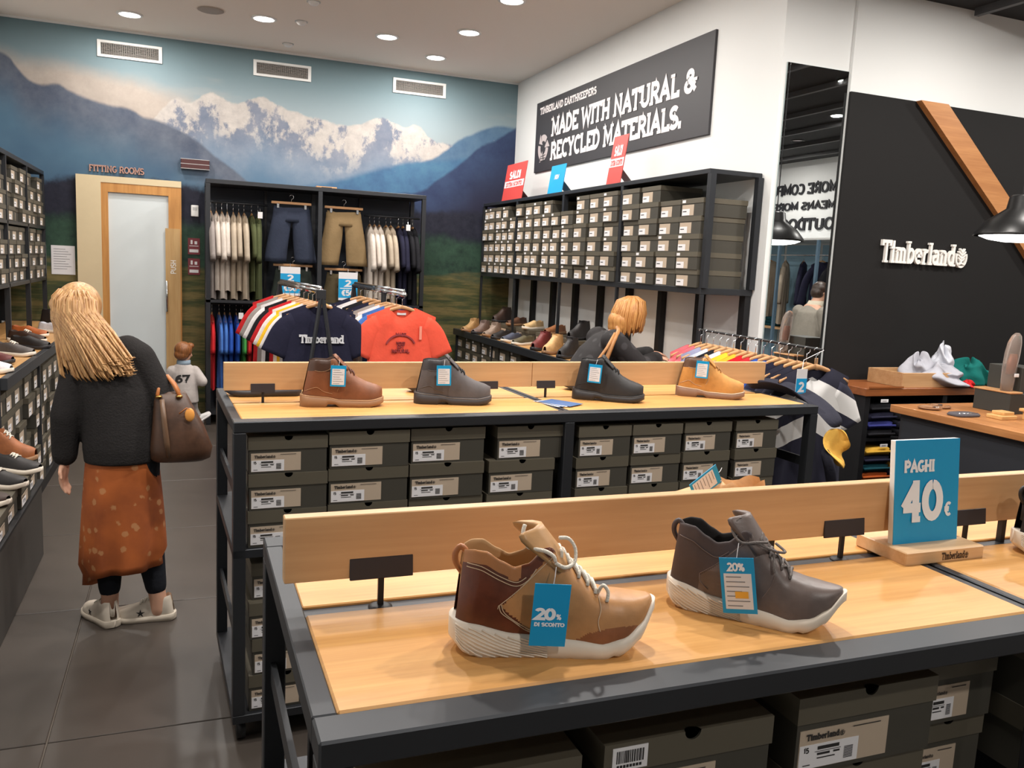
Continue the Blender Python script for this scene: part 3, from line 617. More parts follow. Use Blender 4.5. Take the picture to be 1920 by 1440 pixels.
# ================================================================== SHOE BOXES
BOXM = {}
def box_meshes(w, h, d, lev):
    key = (round(w, 3), round(h, 3), round(d, 3), lev)
    if key in BOXM: return BOXM[key]
    lh = h*(0.28 if lev == 0 else 0.34); R = {}; hw = w/2
    bb = MB()
    if lev < 2: bb.box(-hw, hw, 0, d, 0, h-0.004, 0.0 if lev == 0 else 0.0015)
    else:      # open carton whose front wall shares the finger notch of the lid
        r = min(0.0135, lh*0.34); zt = h-0.004; a0 = math.asin(min(1, 0.004/r))
        no = [(r*math.cos(lerp(a0, PI-a0, k/10)), h-r*math.sin(lerp(a0, PI-a0, k/10))) for k in range(11)]
        fr = [(-hw, 0, 0), (hw, 0, 0), (hw, 0, zt)]+[(x, 0, z) for x, z in no]+[(-hw, 0, zt)]
        bb.add(fr, [tuple(range(len(fr)))])
        bb.add([(-hw, 0, 0), (hw, 0, 0), (hw, d, 0), (-hw, d, 0), (-hw, 0, zt), (hw, 0, zt), (hw, d, zt), (-hw, d, zt)], [(0, 3, 2, 1), (1, 2, 6, 5), (2, 3, 7, 6), (3, 0, 4, 7)])
    R['box_body'] = (bb.mesh('box_body'), M_CARD)
    e = 0.003; lm = MB()
    if lev < 2: lm.box(-hw-e, hw+e, -e, d+e, h-lh, h, 0.0 if lev == 0 else 0.0015)
    else:
        r = min(0.0135, lh*0.34); W = hw+e
        ar = [(r*math.cos(PI*k/10), r*math.sin(PI*k/10)) for k in range(11)]
        fr = [(-W, -e, h-lh), (W, -e, h-lh), (W, -e, h)]+[(x, -e, h-y) for x, y in ar]+[(-W, -e, h)]
        tp = [(-W, -e, h), (W, -e, h), (W, d+e, h), (-W, d+e, h)]
        tp = [(W, -e, h), (W, d+e, h), (-W, d+e, h), (-W, -e, h)]+[(x, -e+y*0.8, h) for x, y in reversed(ar)]
        lm.add(fr, [tuple(range(len(fr)))]); lm.add(tp, [tuple(range(len(tp)))])
        lm.add([(-W, -e, h-lh), (-W, -e, h), (-W, d+e, h), (-W, d+e, h-lh)], [(0, 1, 2, 3)]); lm.add([(W, -e, h-lh), (W, d+e, h-lh), (W, d+e, h), (W, -e, h)], [(0, 1, 2, 3)])
        lm.add([(-W, d+e, h-lh), (W, d+e, h-lh), (W, d+e, h), (-W, d+e, h)], [(3, 2, 1, 0)]); lm.add([(-W, -e, h-lh), (-W, d+e, h-lh), (W, d+e, h-lh), (W, -e, h-lh)], [(0, 1, 2, 3)])
    R['lid'] = (lm.mesh('lid'), M_LID)
    lx0, lx1 = -hw+0.006, -hw+w*0.66; lz0, lz1 = 0.008, h-lh-0.012
    if lev == 0: lx0, lx1, lz0, lz1 = -hw+0.01, -hw+0.01+min(0.135, w-0.03), 0.006, h-lh-0.007
    R['label'] = (MB().box(lx0, lx1, -0.0012, 0, lz0, lz1).mesh('label'), M_LABEL)
    sx1 = lerp(lx0, lx1, 0.66); sz1 = lerp(lz0, lz1, 0.62)
    R['sticker'] = (MB().box(lx0+0.001, sx1, -0.002, -0.0012, lz0+0.001, sz1).mesh('sticker'), M_STICK)
    p = MB(); y = -0.0026; W_ = lx1-lx0; H_ = lz1-lz0
    def q(a, b, c_, d_): p.add([(lerp(lx0, lx1, a), y, lerp(lz0, lz1, b)), (lerp(lx0, lx1, c_), y, lerp(lz0, lz1, b)), (lerp(lx0, lx1, c_), y, lerp(lz0, lz1, d_)), (lerp(lx0, lx1, a), y, lerp(lz0, lz1, d_))], [(0, 1, 2, 3)])
    if lev == 0: q(0.08, 0.34, 0.4, 0.42)
    else:
        q(0.2, 0.47, 0.44, 0.56); q(0.17, 0.42, 0.46, 0.435); q(0.2, 0.33, 0.34, 0.39); q(0.38, 0.34, 0.45, 0.39); q(0.05, 0.1, 0.13, 0.125); q(0.2, 0.24, 0.4, 0.27); q(0.58, 0.9, 0.9, 0.925)
        for k in range(9): q(0.50, 0.12+k*0.036, 0.60, 0.14+k*0.036)
        if lev == 2:
            tm, wd = brand_mb(H_*0.2, 0, 0.2); s_ = W_*0.42/wd
            p.add([(lx0+W_*0.07+vx*s_, y, lz0+H_*0.74+vy*s_*1.0) for vx, vy, vz in tm.v], tm.f)
            tm, wd = text_mb('15', H_*0.15, 0.2, False); p.add([(lx0+W_*0.05+vx, y, lz0+H_*0.42+vy) for vx, vy, vz in tm.v], tm.f)
        else: q(0.07, 0.77, 0.44, 0.87)
    R['print'] = (p.mesh('print'), M_INK)
    if lev == 0:
        R['lid_sticker'] = (MB().box(-hw+0.012, -hw+0.05, -e-0.001, -e, h-lh+0.006, h-0.008).mesh('lid_sticker'), M_STICK)
    for k, (me, mt) in R.items(): me.materials.append(mt)
    BOXM[key] = R; return R
def shoe_box(loc, rz, w, h, d, lev, label, group, parts=None, lidst=False):
    t = thing('shoe_box', label, 'shoe box', loc, rz, group)
    for k, (me, mt) in box_meshes(w, h, d, lev).items():
        if k == 'lid_sticker' and not lidst: continue
        if parts and k not in parts: continue
        link(k, me, t)
    return t
ORD = ['first', 'second', 'third', 'fourth', 'fifth', 'sixth', 'seventh', 'eighth', 'ninth', 'tenth', 'eleventh', 'twelfth', 'thirteenth']
def rown(r): return 'bottom row' if r == 0 else ORD[r]+' row up'
# ================================================================== DOUBLE-SIDED TABLES
TZ = 1.115
def gondola(name, label, loc, rz, L=2.43, D=0.73, sz=0.62):
    t = thing(name, label, 'display table', loc, rz, 'double sided shoe display tables')
    fw, fh = 0.058, 0.037; z1 = TZ; z0 = TZ-fh; xm = L/2
    for nm, a in (('front_rail', (0, L, 0, fw)), ('back_rail', (0, L, D-fw, D))): MB().box(a[0], a[1], a[2], a[3], z0, z1, 0.003).build(nm, M_STEEL, t)
    for nm, xa, xb in (('side_rail', 0, 0.03), ('side_rail', L-0.03, L), ('cross_rail', xm-0.022, xm-0.005), ('cross_rail', xm+0.005, xm+0.022)): MB().box(xa, xb, fw, D-fw, z0, z1, 0.002).build(nm, M_STEEL, t)
    for xa, xb in ((0.03, xm-0.022), (xm+0.022, L-0.03)):
        MB().box(xa, xb, fw, D/2-0.0185, z0, z1+0.0015, 0.003).build('front_top', M_OAK, t)
        MB().box(xa, xb, D/2-0.0185, D/2+0.0185, z0, z1-0.006).build('divider_rail', M_STEEL, t)
        MB().box(xa, xb, D/2+0.0185, D-fw, z0, z1-0.001, 0.002).build('back_top', M_OAK, t)
    bd = MB().box(0.0, xm-0.001, D/2-0.002, D/2+0.022, z1+0.046, z1+0.148, 0.0015).build('back_board', M_OAKB, t)
    MB().box(xm+0.001, L, D/2-0.002, D/2+0.022, z1+0.046, z1+0.148, 0.0015).build('back_board', M_OAKB, t)
    for x in (0.35, 0.9, xm+0.3, xm+0.9): MB().box(x-0.006, x+0.006, D/2+0.004, D/2+0.016, z1-0.01, z1+0.06).build('board_support', M_BLACK, t)
    for x in (0.0, xm-0.02, L-0.04):
        for y in (0.0, D-0.045): MB().box(x, x+0.04, y, y+0.045, 0.105, z0, 0.002).build('post', M_STEEL, t)
    for z in (sz, 0.075):
        MB().box(0.0, L, 0.0, D, z, z+0.03, 0.002).build('shelf', M_STEEL, t)
    MB().box(0.04, L-0.04, D/2-0.01, D/2+0.01, 0.105, z0).build('centre_panel', M_BLACK, t)
    for z in (0.36, 0.86):
        for x in (0.012, L-0.022): MB().box(x, x+0.01, 0.045, D-0.045, z-0.02, z+0.02).build('side_bar', M_STEEL, t)
    for x in (0.03, xm, L-0.03):
        for y in (0.05, D-0.05):
            c_ = MB().box(x-0.018, x+0.018, y-0.01, y+0.012, 0.06, 0.076).build('caster', M_CHROME, t)
            o = MB().lathe([(0.001, -0.014), (0.036, -0.014), (0.036, 0.014), (0.001, 0.014)], 18).build('wheel', M_BLACK, c_, True); o.location = (x, y, 0.036); o.rotation_euler = (0, PI/2, 0)
    return t
T1 = gondola('display_table', 'long steel framed table with two sneakers and a blue price sign', (0.135, 0.878, 0), 0)
T2R = math.radians(2.3)
T2 = gondola('display_table', 'long steel framed table carrying four lace-up ankle boots', (0.139, 2.775, 0), T2R, sz=0.657)
def t2(x, y, z=TZ):   # point on the second table
    c, s = math.cos(T2R), math.sin(T2R); return (0.139+x*c-y*s, 2.775+x*s+y*c, z)
GB2 = 'shoe boxes under the boot table'
cols = [(0.050, 0.252, 0.0), (0.315, 0.275, 0.018), (0.600, 0.275, 0.018), (0.895, 0.262, 0.01), (1.262, 0.228, 0), (1.507, 0.228, 0), (1.752, 0.228, 0.004), (2.01, 0.215, 0.0)]
for ci, (x, w_, dz) in enumerate(cols):
    hh = (0.124, 0.127, 0.127, 0.126, 0.123, 0.123, 0.123, 0.123)[ci]
    bay = 'first' if ci < 4 else 'second'
    for r in range(3):
        z = 0.688+hh*r
        shoe_box(t2(x+w_/2+(0.035 if (ci == 3 and r == 2) else random.uniform(-.003, .003)), 0.012+random.uniform(0, .012), z), T2R, w_, hh, 0.33, 2,
                 'olive shoe box, boot table upper shelf, %s, %s from the aisle end' % (rown(r), ORD[ci]), GB2)
for r in range(4):
    hh = 0.128
    shoe_box(t2(0.055+0.126+0.01*(r % 2), 0.02+0.03*(r == 3), 0.106+hh*r), T2R, 0.25, hh, 0.33, 2, 'olive shoe box, boot table lower shelf, %s, at the aisle end' % rown(r), GB2)
GB1 = 'shoe boxes under the sneaker table'
def t1box(x, w_, zt, y, lb, n=3, h=0.128, rz=0.0, lev=2, parts=None):
    for r in range(n):
        shoe_box((x+w_/2, y+0.012*r, zt-h*(r+1)), rz, w_, h, 0.33, lev, 'olive shoe box, sneaker table upper shelf, %s, %s' % (lb, ['topmost', 'second down', 'third down'][r]), GB1, parts)
t1box(0.20, 0.285, 1.012, 0.925, 'first column from the aisle end')
t1box(0.53, 0.275, 1.012, 0.935, 'second column, beside a gap')
t1box(0.865, 0.275, 1.024, 0.945, 'third column'); t1box(1.16, 0.165, 1.03, 0.985, 'narrow column against the middle post', h=0.124)
t1box(1.40, 0.27, 1.04, 0.94, 'first column past the middle post', n=2); t1box(1.70, 0.27, 1.04, 0.94, 'second column past the middle post', n=2)
# barcode sticker on the lid of the second box
b = MB().box(0, 0.055, -0.001, 0, 0, 0.034).build('barcode_sticker', M_STICK); 
for o_ in list(C.objects):
    if o_.get('label') == 'olive shoe box, sneaker table upper shelf, second column, beside a gap, topmost': b.parent = o_
b.location = (-0.128, -0.0032, 0.088)
p = MB(); xx = 0.006
while xx < 0.047:
    ww = random.choice((0.0008, 0.0014, 0.002)); p.box(xx, xx+ww, -0.0016, -0.001, 0.011, 0.029); xx += ww+random.choice((0.0009, 0.0015))
for k in range(8): p.box(0.007+k*0.005, 0.0105+k*0.005, -0.0016, -0.001, 0.004, 0.008)
o = p.build('barcode', M_INK, b)
# ------------------------------------------------------------------ sign holders on the tables
def sign_holder(loc, rz, label, wd=0.1, ht=0.034, zp=0.05):
    t = thing('sign_holder', label, 'sign holder', loc, rz, 'small black ticket holders')
    MB().lathe([(0.019, 0), (0.019, 0.003), (0.012, 0.006), (0.001, 0.006)], 20).build('base', M_BLACK, t, True)
    MB().box(-0.0045, 0.0045, -0.003, 0.003, 0.004, zp+0.01).build('post', M_BLACK, t)
    o = MB().box(-wd/2, wd/2, -0.007, -0.003, 0, ht, 0.001).build('plate', plain('holder_plate', rgb(44, 38, 42), 0.5), t); o.location = (0, 0, zp); o.rotation_euler = (-0.12, 0, 0)
    return t
for x, lb in ((0.283, 'beside the two-tone brown sneaker'), (1.20, 'beside the grey sneaker'), (1.53, 'behind the blue price sign')):
    sign_holder((x, 1.243, TZ-0.007), 0, 'small blank black ticket holder on a post '+lb)
for x, lb in ((0.135, 'beside the brown boot'), (1.02, 'between the grey and black boots'), (1.28, 'close behind the black boot'), (2.16, 'beside the wheat boot')):
    sign_holder(t2(x, 0.363, TZ-0.007), T2R, 'small blank black ticket holder on a post '+lb, 0.085, 0.032, 0.045)
# ------------------------------------------------------------------ blue price sign
def price_sign():
    t = thing('price_sign', 'bright blue PAGHI 40 euro sign in a wooden stand', 'price sign', (1.39, 1.165, TZ))
    MB().box(-0.103, 0.103, 0, 0.13, 0, 0.027, 0.002).build('wooden_stand', wood('stand_beech', rgb(226, 190, 148), rgb(204, 162, 116), 0), t)
    pn = MB().box(-0.085, 0.085, 0, 0.013, 0, 0.212, 0.0008).build('panel', M_WHITE, t); pn.location = (-0.004, 0.048, 0.022); pn.rotation_euler = (-0.10, 0, 0.0)
    MB().box(-0.085, 0.085, -0.0012, 0, 0, 0.212).build('blue_face', M_BLUE, pn)
    wm = plain('print_white', rgb(240, 244, 250), 0.6)
    mb, wd = text_mb('PAGHI', 0.025, 0.24, True, 0); o = put_text(mb, 'lettering', wm, pn, (-0.063, -0.002, 0.147), (1, 0, 0), (0, 0, 1)); s = 0.08/wd; o.scale = (s, 1, 1)
    mb, wd = text_mb('40', 0.084, 0.23, True, 0); o = put_text(mb, 'lettering', wm, pn, (-0.066, -0.002, 0.047), (1, 0, 0), (0, 0, 1)); s = 0.106/wd; o.scale = (s, 1, 1)
    mb, wd = text_mb('€', 0.03, 0.2, False, 0); put_text(mb, 'lettering', wm, pn, (0.046, -0.002, 0.054), (1, 0, 0), (0, 0, 1))
    mb, wd = brand_mb(0.015); o = put_text(mb, 'engraved_brand', plain('burnt_brown', rgb(58, 40, 30), 0.7), t, (-0.01, -0.0006, 0.006), (1, 0, 0), (0, 0, 1)); s = 0.07/wd; o.scale = (s, 1, 1)
price_sign()
# ================================================================== WALL RACKS WITH BOXES
def right_rack():
    t = thing('shoe_rack', 'dark steel wall rack packed with shoe boxes on the white wall', 'shelving', (XR, 0, 0))
    X0 = -0.40; ys = [4.55, 5.68, 6.735, 7.83, 8.84]
    MB().box(X0, -0.005, ys[0], ys[-1], 2.285, 2.315, 0.002).build('top_shelf', M_STEEL, t)
    MB().box(X0, -0.005, ys[0], ys[-1], 1.535, 1.575, 0.002).build('bottom_shelf', M_STEEL, t)
    for y in ys:
        MB().box(X0, X0+0.04, y-0.02, y+0.02, 1.575, 2.285).build('front_post', M_STEEL, t)
        MB().box(X0, X0+0.022, y-0.011, y+0.011, 0.941, 1.535).build('front_leg', M_STEEL, t)
        MB().box(-0.045, -0.005, y-0.02, y+0.02, 1.575, 2.285).build('rear_post', M_STEEL, t)
    for k in range(9): MB().box(-0.05, -0.005, 8.71-0.515*k-0.03, 8.71-0.515*k+0.03, 0.5, 1.535).build('wall_upright', M_BLACK, t)
    names = ['nearest the mirror', 'third from the mural', 'second from the mural', 'nearest the mural']
    rnd = random.Random(3)
    for b, (ya, yb, nc) in enumerate(((4.575, 5.66, 4), (5.70, 6.715, 4), (6.755, 7.81, 5), (7.85, 8.82, 5))):
        W = (yb-ya)/nc
        for c in range(nc):
            n = 6 if nc == 4 else (6 if c else 5)
            if b == 0: n = (5, 5, 6, 6)[c]
            if b == 1: n = (6, 6, 6, 5)[c]
            pull = rnd.uniform(0, 0.02); y = ya+W*(c+0.5)
            for r in range(n):
                h = 0.113; jy = rnd.uniform(-.012, .012)
                shoe_box((XR+X0-0.012+pull+rnd.uniform(-.012, .012), y+jy*0.7, 1.575+h*r), -PI/2, W-0.022, h, 0.33, 0,
                         'olive shoe box, rack bay %s, %s, %s from mural' % (names[b], rown(r), ORD[nc-1-c]), 'shoe boxes on the white wall rack', lidst=rnd.random() < 0.4)
right_rack()
def low_table(name, label, xa, xb, ya, yb, z, facing):
    t = thing(name, label, 'display table', (0, 0, 0), 0, 'shoe tables along the walls')
    MB().box(xa, xb, ya, yb, z-0.035, z-0.004, 0.002).build('wooden_top', wood('low_table_oak', rgb(206, 160, 104), rgb(180, 130, 78), 1), t)
    fx = xa if facing < 0 else xb
    e = 0.035
    MB().box(fx-(e if facing < 0 else 0), fx+(0 if facing < 0 else e), ya, yb, z-0.06, z+0.004, 0.002).build('front_rail', M_STEEL, t)
    for y in (ya, yb): MB().box(xa, xb, y-0.012, y+0.012, 0.02, z, 0.002).build('end_panel', M_STEEL, t)
    MB().box(xa, xb, ya, yb, 0.0, 0.07).build('plinth', M_BLACK, t)
    xm = (xa+xb)/2 - 0.3*facing*0
    MB().box((xa+0.40 if facing < 0 else xb-0.42), (xa+0.42 if facing < 0 else xb-0.40), ya, yb, 0.07, z-0.04).build('back_panel', M_BLACK, t)
    n = int((yb-ya)/1.0)
    for k in range(1, n): yy = ya+(yb-ya)*k/n; MB().box(fx-0.0 if facing < 0 else fx-0.03, fx+0.03 if facing < 0 else fx, yy-0.014, yy+0.014, 0.07, z-0.05).build('post', M_STEEL, t)
    return t
low_table('low_table', 'long low shoe table under the shoe box rack on the white wall', 2.78, 3.37, 5.35, 8.85, 0.945, -1)
rnd = random.Random(5)
for c in range(7):
    for r in range(3):
        y = 8.72-0.27*c; 
        shoe_box((2.79+rnd.uniform(0, .02), y, 0.52+0.118*r), -PI/2, 0.25, 0.115, 0.33, 0, 'olive shoe box inside the right low table, %s, %s from the mural' % (rown(r), ORD[c]), 'shoe boxes inside the right low table', lidst=rnd.random() < 0.4)
MB().box(2.80, 3.16, 6.8, 8.84, 0.49, 0.515).build('shelf_board', M_STEEL, [o for o in C.objects if o.name.startswith('low_table')][0])
def left_rack():
    t = thing('shoe_rack', 'dark steel wall rack packed with shoe boxes beside the doorway notice', 'shelving', (XL, 0, 0))
    X1 = 0.38; ys = [5.34, 6.21, 7.08, 7.95, 8.83]
    for z0, z1 in ((2.27, 2.305), (1.785, 1.81), (1.325, 1.355)): MB().box(0.005, X1, ys[0], ys[-1], z0, z1, 0.002).build('shelf', M_STEEL, t)
    for y in ys:
        MB().box(X1-0.035, X1, y-0.016, y+0.016, 0.941, 2.27).build('front_post', M_STEEL, t); MB().box(0.005, 0.04, y-0.016, y+0.016, 0.941, 2.27).build('rear_post', M_STEEL, t)
    MB().box(0.001, 0.004, ys[0], ys[-1], 0.9, 2.27).build('back_panel', M_BLACK, t)
    rnd = random.Random(9)
    for b in range(1, 4):
        ya, yb = ys[b]+0.02, ys[b+1]-0.02
        for c in range(3):
            W = (yb-ya)/3
            for tier, zb, nr in (('lower', 1.356, 4), ('upper', 1.811, 4)):
                for r in range(nr if rnd.random() < 0.75 else nr-1):
                    shoe_box((XL+X1-0.01+rnd.uniform(-.02, .015), ya+W*(c+.5), zb+0.104*r), PI/2, W-0.02, 0.104, 0.33, 0,
                             'olive shoe box, left wall rack, %s tier, %s, %s from the mural' % (tier, rown(r), ORD[(3-b)*3+2-c]), 'shoe boxes on the left wall rack')
left_rack()
low_table('low_table', 'long low shoe table under the left wall rack', -1.53, -0.905, 4.97, 8.85, 0.945, 1)
rnd = random.Random(6)
for c in range(11):
    for r in range(6):
        y = 5.13+0.265*c+ (0.06 if c > 3 else 0)+(0.06 if c > 7 else 0)
        if rnd.random() < 0.05: continue
        shoe_box((-0.915+rnd.uniform(-.025, .01), y, 0.071+0.128*r), PI/2, 0.245, 0.124, 0.33, 0, 'olive shoe box in the left low table, %s, %s from the bench end' % (rown(r), ORD[c]), 'shoe boxes inside the left low table', lidst=rnd.random() < 0.3)
# low bench beyond which the left table starts
t = thing('low_bench', 'dark low bench with shoe boxes beside the left table', 'bench', (0, 0, 0))
MB().box(-1.5, -0.72, 1.9, 4.92, 0.0, 0.40, 0.004).build('base', plain('bench_dark', rgb(58, 54, 50), 0.6), t)
MB().box(-1.5, -0.71, 1.9, 4.93, 0.40, 0.415, 0.002).build('top', M_BLACK, t)
for k in range(5):
    shoe_box((-0.735+0.012*(k % 2), 4.76-0.28*k, 0.416), PI/2, 0.25, 0.11, 0.33, 1, 'olive shoe box lying on the dark low bench, %s from its far end' % ORD[k], 'shoe boxes on the dark low bench')
# ================================================================== FOOTWEAR
SNEAK = dict(L=0.29, zb=[(0, .050), (.1, .048), (.28, .035), (.45, .031), (.6, .027), (.72, .022), (.83, .030), (.92, .046), (1, .072)],
             zs=[(0, .022), (.05, .008), (.12, 0), (.72, 0), (.8, .004), (.9, .020), (1, .058)],
             h=[(0, .146), (.06, .150), (.12, .149), (.2, .136), (.27, .127), (.34, .132), (.42, .154), (.47, .157), (.51, .143), (.6, .114), (.7, .089), (.8, .083), (.9, .080), (.97, .079), (1, .076)],
             wb=[(0, .030), (.2, .034), (.4, .036), (.55, .042), (.7, .047), (.82, .045), (.92, .036), (1, .026)], lean=.012, op=(.44, .52), wt=.031, rh=.10, rt=.17, rim=.005, wave=.003, fold=.0)
BOOT = dict(L=0.295, zb=[(0, .044), (.3, .037), (.45, .028), (.8, .027), (1, .036)],
            zs=[(0, .0), (.29, 0), (.30, .013), (.41, .012), (.45, .001), (.8, .002), (.92, .008), (1, .016)],
            h=[(0, .168), (.1, .172), (.28, .170), (.36, .178), (.42, .178), (.5, .156), (.6, .129), (.7, .106), (.8, .092), (.9, .083), (1, .070)],
            wb=[(0, .032), (.2, .035), (.4, .037), (.55, .043), (.7, .049), (.82, .048), (.92, .042), (1, .036)], lean=.024, op=(.37, .46), wt=.036, rh=.11, rt=.15, rim=.006, wave=0, fold=0)
LOWS = dict(BOOT, h=[(0, .088), (.08, .090), (.2, .078), (.34, .082), (.42, .098), (.5, .09), (.6, .078), (.75, .066), (.9, .058), (1, .05)], zb=[(0, .032), (.4, .026), (.8, .024), (1, .034)], zs=[(0, .004), (.06, 0), (.8, 0), (.92, .006), (1, .016)], op=(.36, .46), wt=.03)
HEELB = dict(BOOT, h=[(0, .150), (.1, .152), (.28, .148), (.36, .150), (.42, .14), (.5, .108), (.6, .085), (.75, .068), (.9, .06), (1, .052)])
def shoe_geo(P, ns=34, K=15):
    L = P['L']; xs = []
    for i in range(ns):
        u = i/(ns-1); u = 0.5-0.5*math.cos(PI*u) if True else u
        xs.append(lerp(0.012, 0.988, lerp(i/(ns-1), u, 0.65)))
    def end(f, grow=0.0):
        e = 1.0; rh, rt = P['rh'], P['rt']
        a = 0.0-grow; b = 1.0+grow
        if f < a+rh: e = math.sqrt(max(0.0, 1-((a+rh-f)/rh)**2))
        if f > b-rt: e = math.sqrt(max(0.0, 1-((f-(b-rt))/rt)**2.3))
        return max(e, 0.03)
    def sec(f):
        zb, h, wb = interp(f, P['zb'])-0.004, interp(f, P['h']), interp(f, P['wb']); e = end(f)
        o = 1-min(1, max(0, (f-P['op'][0])/(P['op'][1]-P['op'][0]))); o = o*o*(3-2*o)
        wt = P['wt']*lerp(0.8, 1, min(1, f/.15)); th = 0.006; out = []
        dip = min(0.075, h-zb-0.02)
        for k in range(K):
            s = k/(K-1); a = s*PI/2
            yc = wb*max(0, math.cos(a))**0.72; zc = zb+(h-zb)*math.sin(a)**0.88
            if s <= 0.62:
                u = s/0.62; yo = lerp(wb, wt, u**0.7)+0.003*math.sin(u*PI); zo = lerp(zb, h, u)
            elif s <= 0.70: v = (s-.62)/.08; yo = wt-th*v; zo = h+0.002*math.sin(v*PI)
            else: v = (s-.70)/.30; yo = (wt-th)*(1-v); zo = h-dip*min(1, v*2.0)*(e if e < .6 else 1)
            out.append((lerp(yc, yo, o)*e, lerp(zc, zo, o)))
        return out
    return xs, sec, end
def make_shoe(name, label, cat, loc, rz, P, zones, sole_mat, mats, lace=None, tongue=None, ns=34, K=15, group=None, sole_parts=True, scale=1.0, stitch=None, grooves=None, rx=0.0, tab=None, welt=None):
    t = thing(name, label, cat, loc, rz, group); t.rotation_euler = (0, rx, rz); t.scale = (scale,)*3
    L = P['L']; xs, sec, end = shoe_geo(P, ns, K); secs = [sec(f) for f in xs]; N = 2*K-1; parts = {}
    def pt(i, j):
        k = j if j < K else N-1-j; y, z = secs[i][k]; zb_ = secs[i][0][1]; return (xs[i]*L+P.get('lean', 0)*max(0, z-zb_)/0.12*max(0, 1-xs[i]/.42), y if j < K else -y, z)
    for i in range(ns-1):
        for j in range(N-1):
            k = j if j < K-1 else N-2-j; s = (k+.5)/(K-1); f = (xs[i]+xs[i+1])/2
            zz = sum(p[2] for p in (pt(i, j), pt(i+1, j), pt(i, j+1), pt(i+1, j+1)))/4
            z = zones(f, s, zz); z = (z, j < K-1) if z == 'toe_overlay' else (z, True); mb, mp = parts.setdefault(z, (MB(), {})); fc = []
            for a, b in ((i, j), (i, j+1), (i+1, j+1), (i+1, j)):
                if (a, b) not in mp: mp[a, b] = len(mb.v); mb.v.append(pt(a, b))
                fc.append(mp[a, b])
            mb.f.append(tuple(fc))
    for (z, _s), (mb, _) in parts.items(): mb.build(z, mats[z], t, True)
    # sole
    so = MB(); rings = []; rim = P['rim']
    fs = [lerp(-0.012, 1.012, 0.35*i/44+0.65*(0.5-0.5*math.cos(PI*i/44))) for i in range(45)] if ns > 20 else [lerp(-0.01, 1.01, 0.35*i/20+0.65*(0.5-0.5*math.cos(PI*i/20))) for i in range(21)]
    for f in fs:
        e = end(f, 0.013); w_ = (interp(f, P['wb'])+rim)*e; zt = interp(f, P['zb'])+0.001; zs_ = interp(f, P['zs'])
        if P['wave'] and 0.04 < f < 0.95: zs_ += P['wave']*max(0, math.cos(f*2*PI*9))**6
        zm = (zt+zs_)/2; x = f*L
        rings.append([(x, -w_*.86, zt+.0005), (x, -w_*.97, zt-.001), (x, -w_*1.03, zm), (x, -w_*.97, zs_+.002), (x, -w_*.88, zs_), (x, w_*.88, zs_), (x, w_*.97, zs_+.002), (x, w_*1.03, zm), (x, w_*.97, zt-.001), (x, w_*.86, zt+.0005)])
    so.rings(rings); sole = so.build('sole', sole_mat, t, True, True)
    def surf(f, y):      # height of the closed upper at lateral offset y
        zb, h, wb = interp(f, P['zb'])-0.004, interp(f, P['h']), interp(f, P['wb']); c_ = min(1, abs(y)/wb)**(1/0.72); return zb+(h-zb)*math.sqrt(1-c_*c_)**0.88
    def side(f, z, sg=-1, off=0.0012):   # point on the side wall at height z
        s_ = sec(f)
        for (y0, z0), (y1, z1) in zip(s_, s_[1:]):
            if z0 <= z <= z1 and z1 > z0: return (f*L+P.get('lean', 0)*max(0, z-s_[0][1])/0.12*max(0, 1-f/.42), sg*(lerp(y0, y1, (z-z0)/(z1-z0))+off), z)
        return (f*L, sg*(s_[0][0]+off), z)
    if welt:
        wl = MB()
        for sg in (-1, 1): wl.tube([(f*L, sg*(interp(f, P['wb'])+rim*0.6)*end(f, 0.01), interp(f, P['zb'])+0.001) for f in [i/30 for i in range(31)]], 0.0022, 5)
        wl.build('welt', welt, t, True)
    if grooves:
        g = MB()
        for sg in (-1, 1):
            for k in range(13):
                f0 = -0.36+k*0.062; q = []
                for i in range(15):
                    f = f0+0.44*i/14
                    if f < 0.0 or f > 0.47: continue
                    zt, zz = interp(f, P['zb'])-.003, interp(f, P['zs'])+.004; w_ = (interp(f, P['wb'])+rim)*end(f, .013); u = i/14
                    q.append((f*L, sg*w_*lerp(1.0, 1.03, math.sin(PI*(1-u))), lerp(zt, zz, u)))
                if len(q) > 2: g.tube(q, 0.0013, 5)
        g.build('sole_ribs', grooves, t, True)['kind'] = 'stuff'
    if stitch:
        g = MB()
        for line in stitch[1]:
            for sg in (-1, 1): g.tube([side(p.x, p.y, sg) for p in cr([(f, z, 0) for f, z in line], 6)], 0.0007, 5)
        g.build('stitching', stitch[0], t, True)['kind'] = 'stuff'
    if tongue:
        (f0, f1, top, wd, back), tm = tongue; g = MB(); rings = []
        n_ = 9
        for i in range(n_):
            u = i/(n_-1); f = lerp(f0, f1, u); z = lerp(surf(f0, 0)-0.004, top, u**0.9); x = f*L; ww = wd*(1-0.25*u**6); th = 0.006
            nx = 0.8*th; nz = 0.5*th; rg = []
            for k in range(14):
                a = 2*PI*k/14; yy = ww*math.cos(a); dd = math.sin(a); bend = -back*(0.35+0.65*u)*(yy/wd)**2
                rg.append((x+bend+nx*dd, yy, z+nz*dd-(0.012 if u == 1 else 0)*(yy/wd)**4))
            rings.append(rg)
        g.rings(rings); g.build('tongue', tm, t, True)
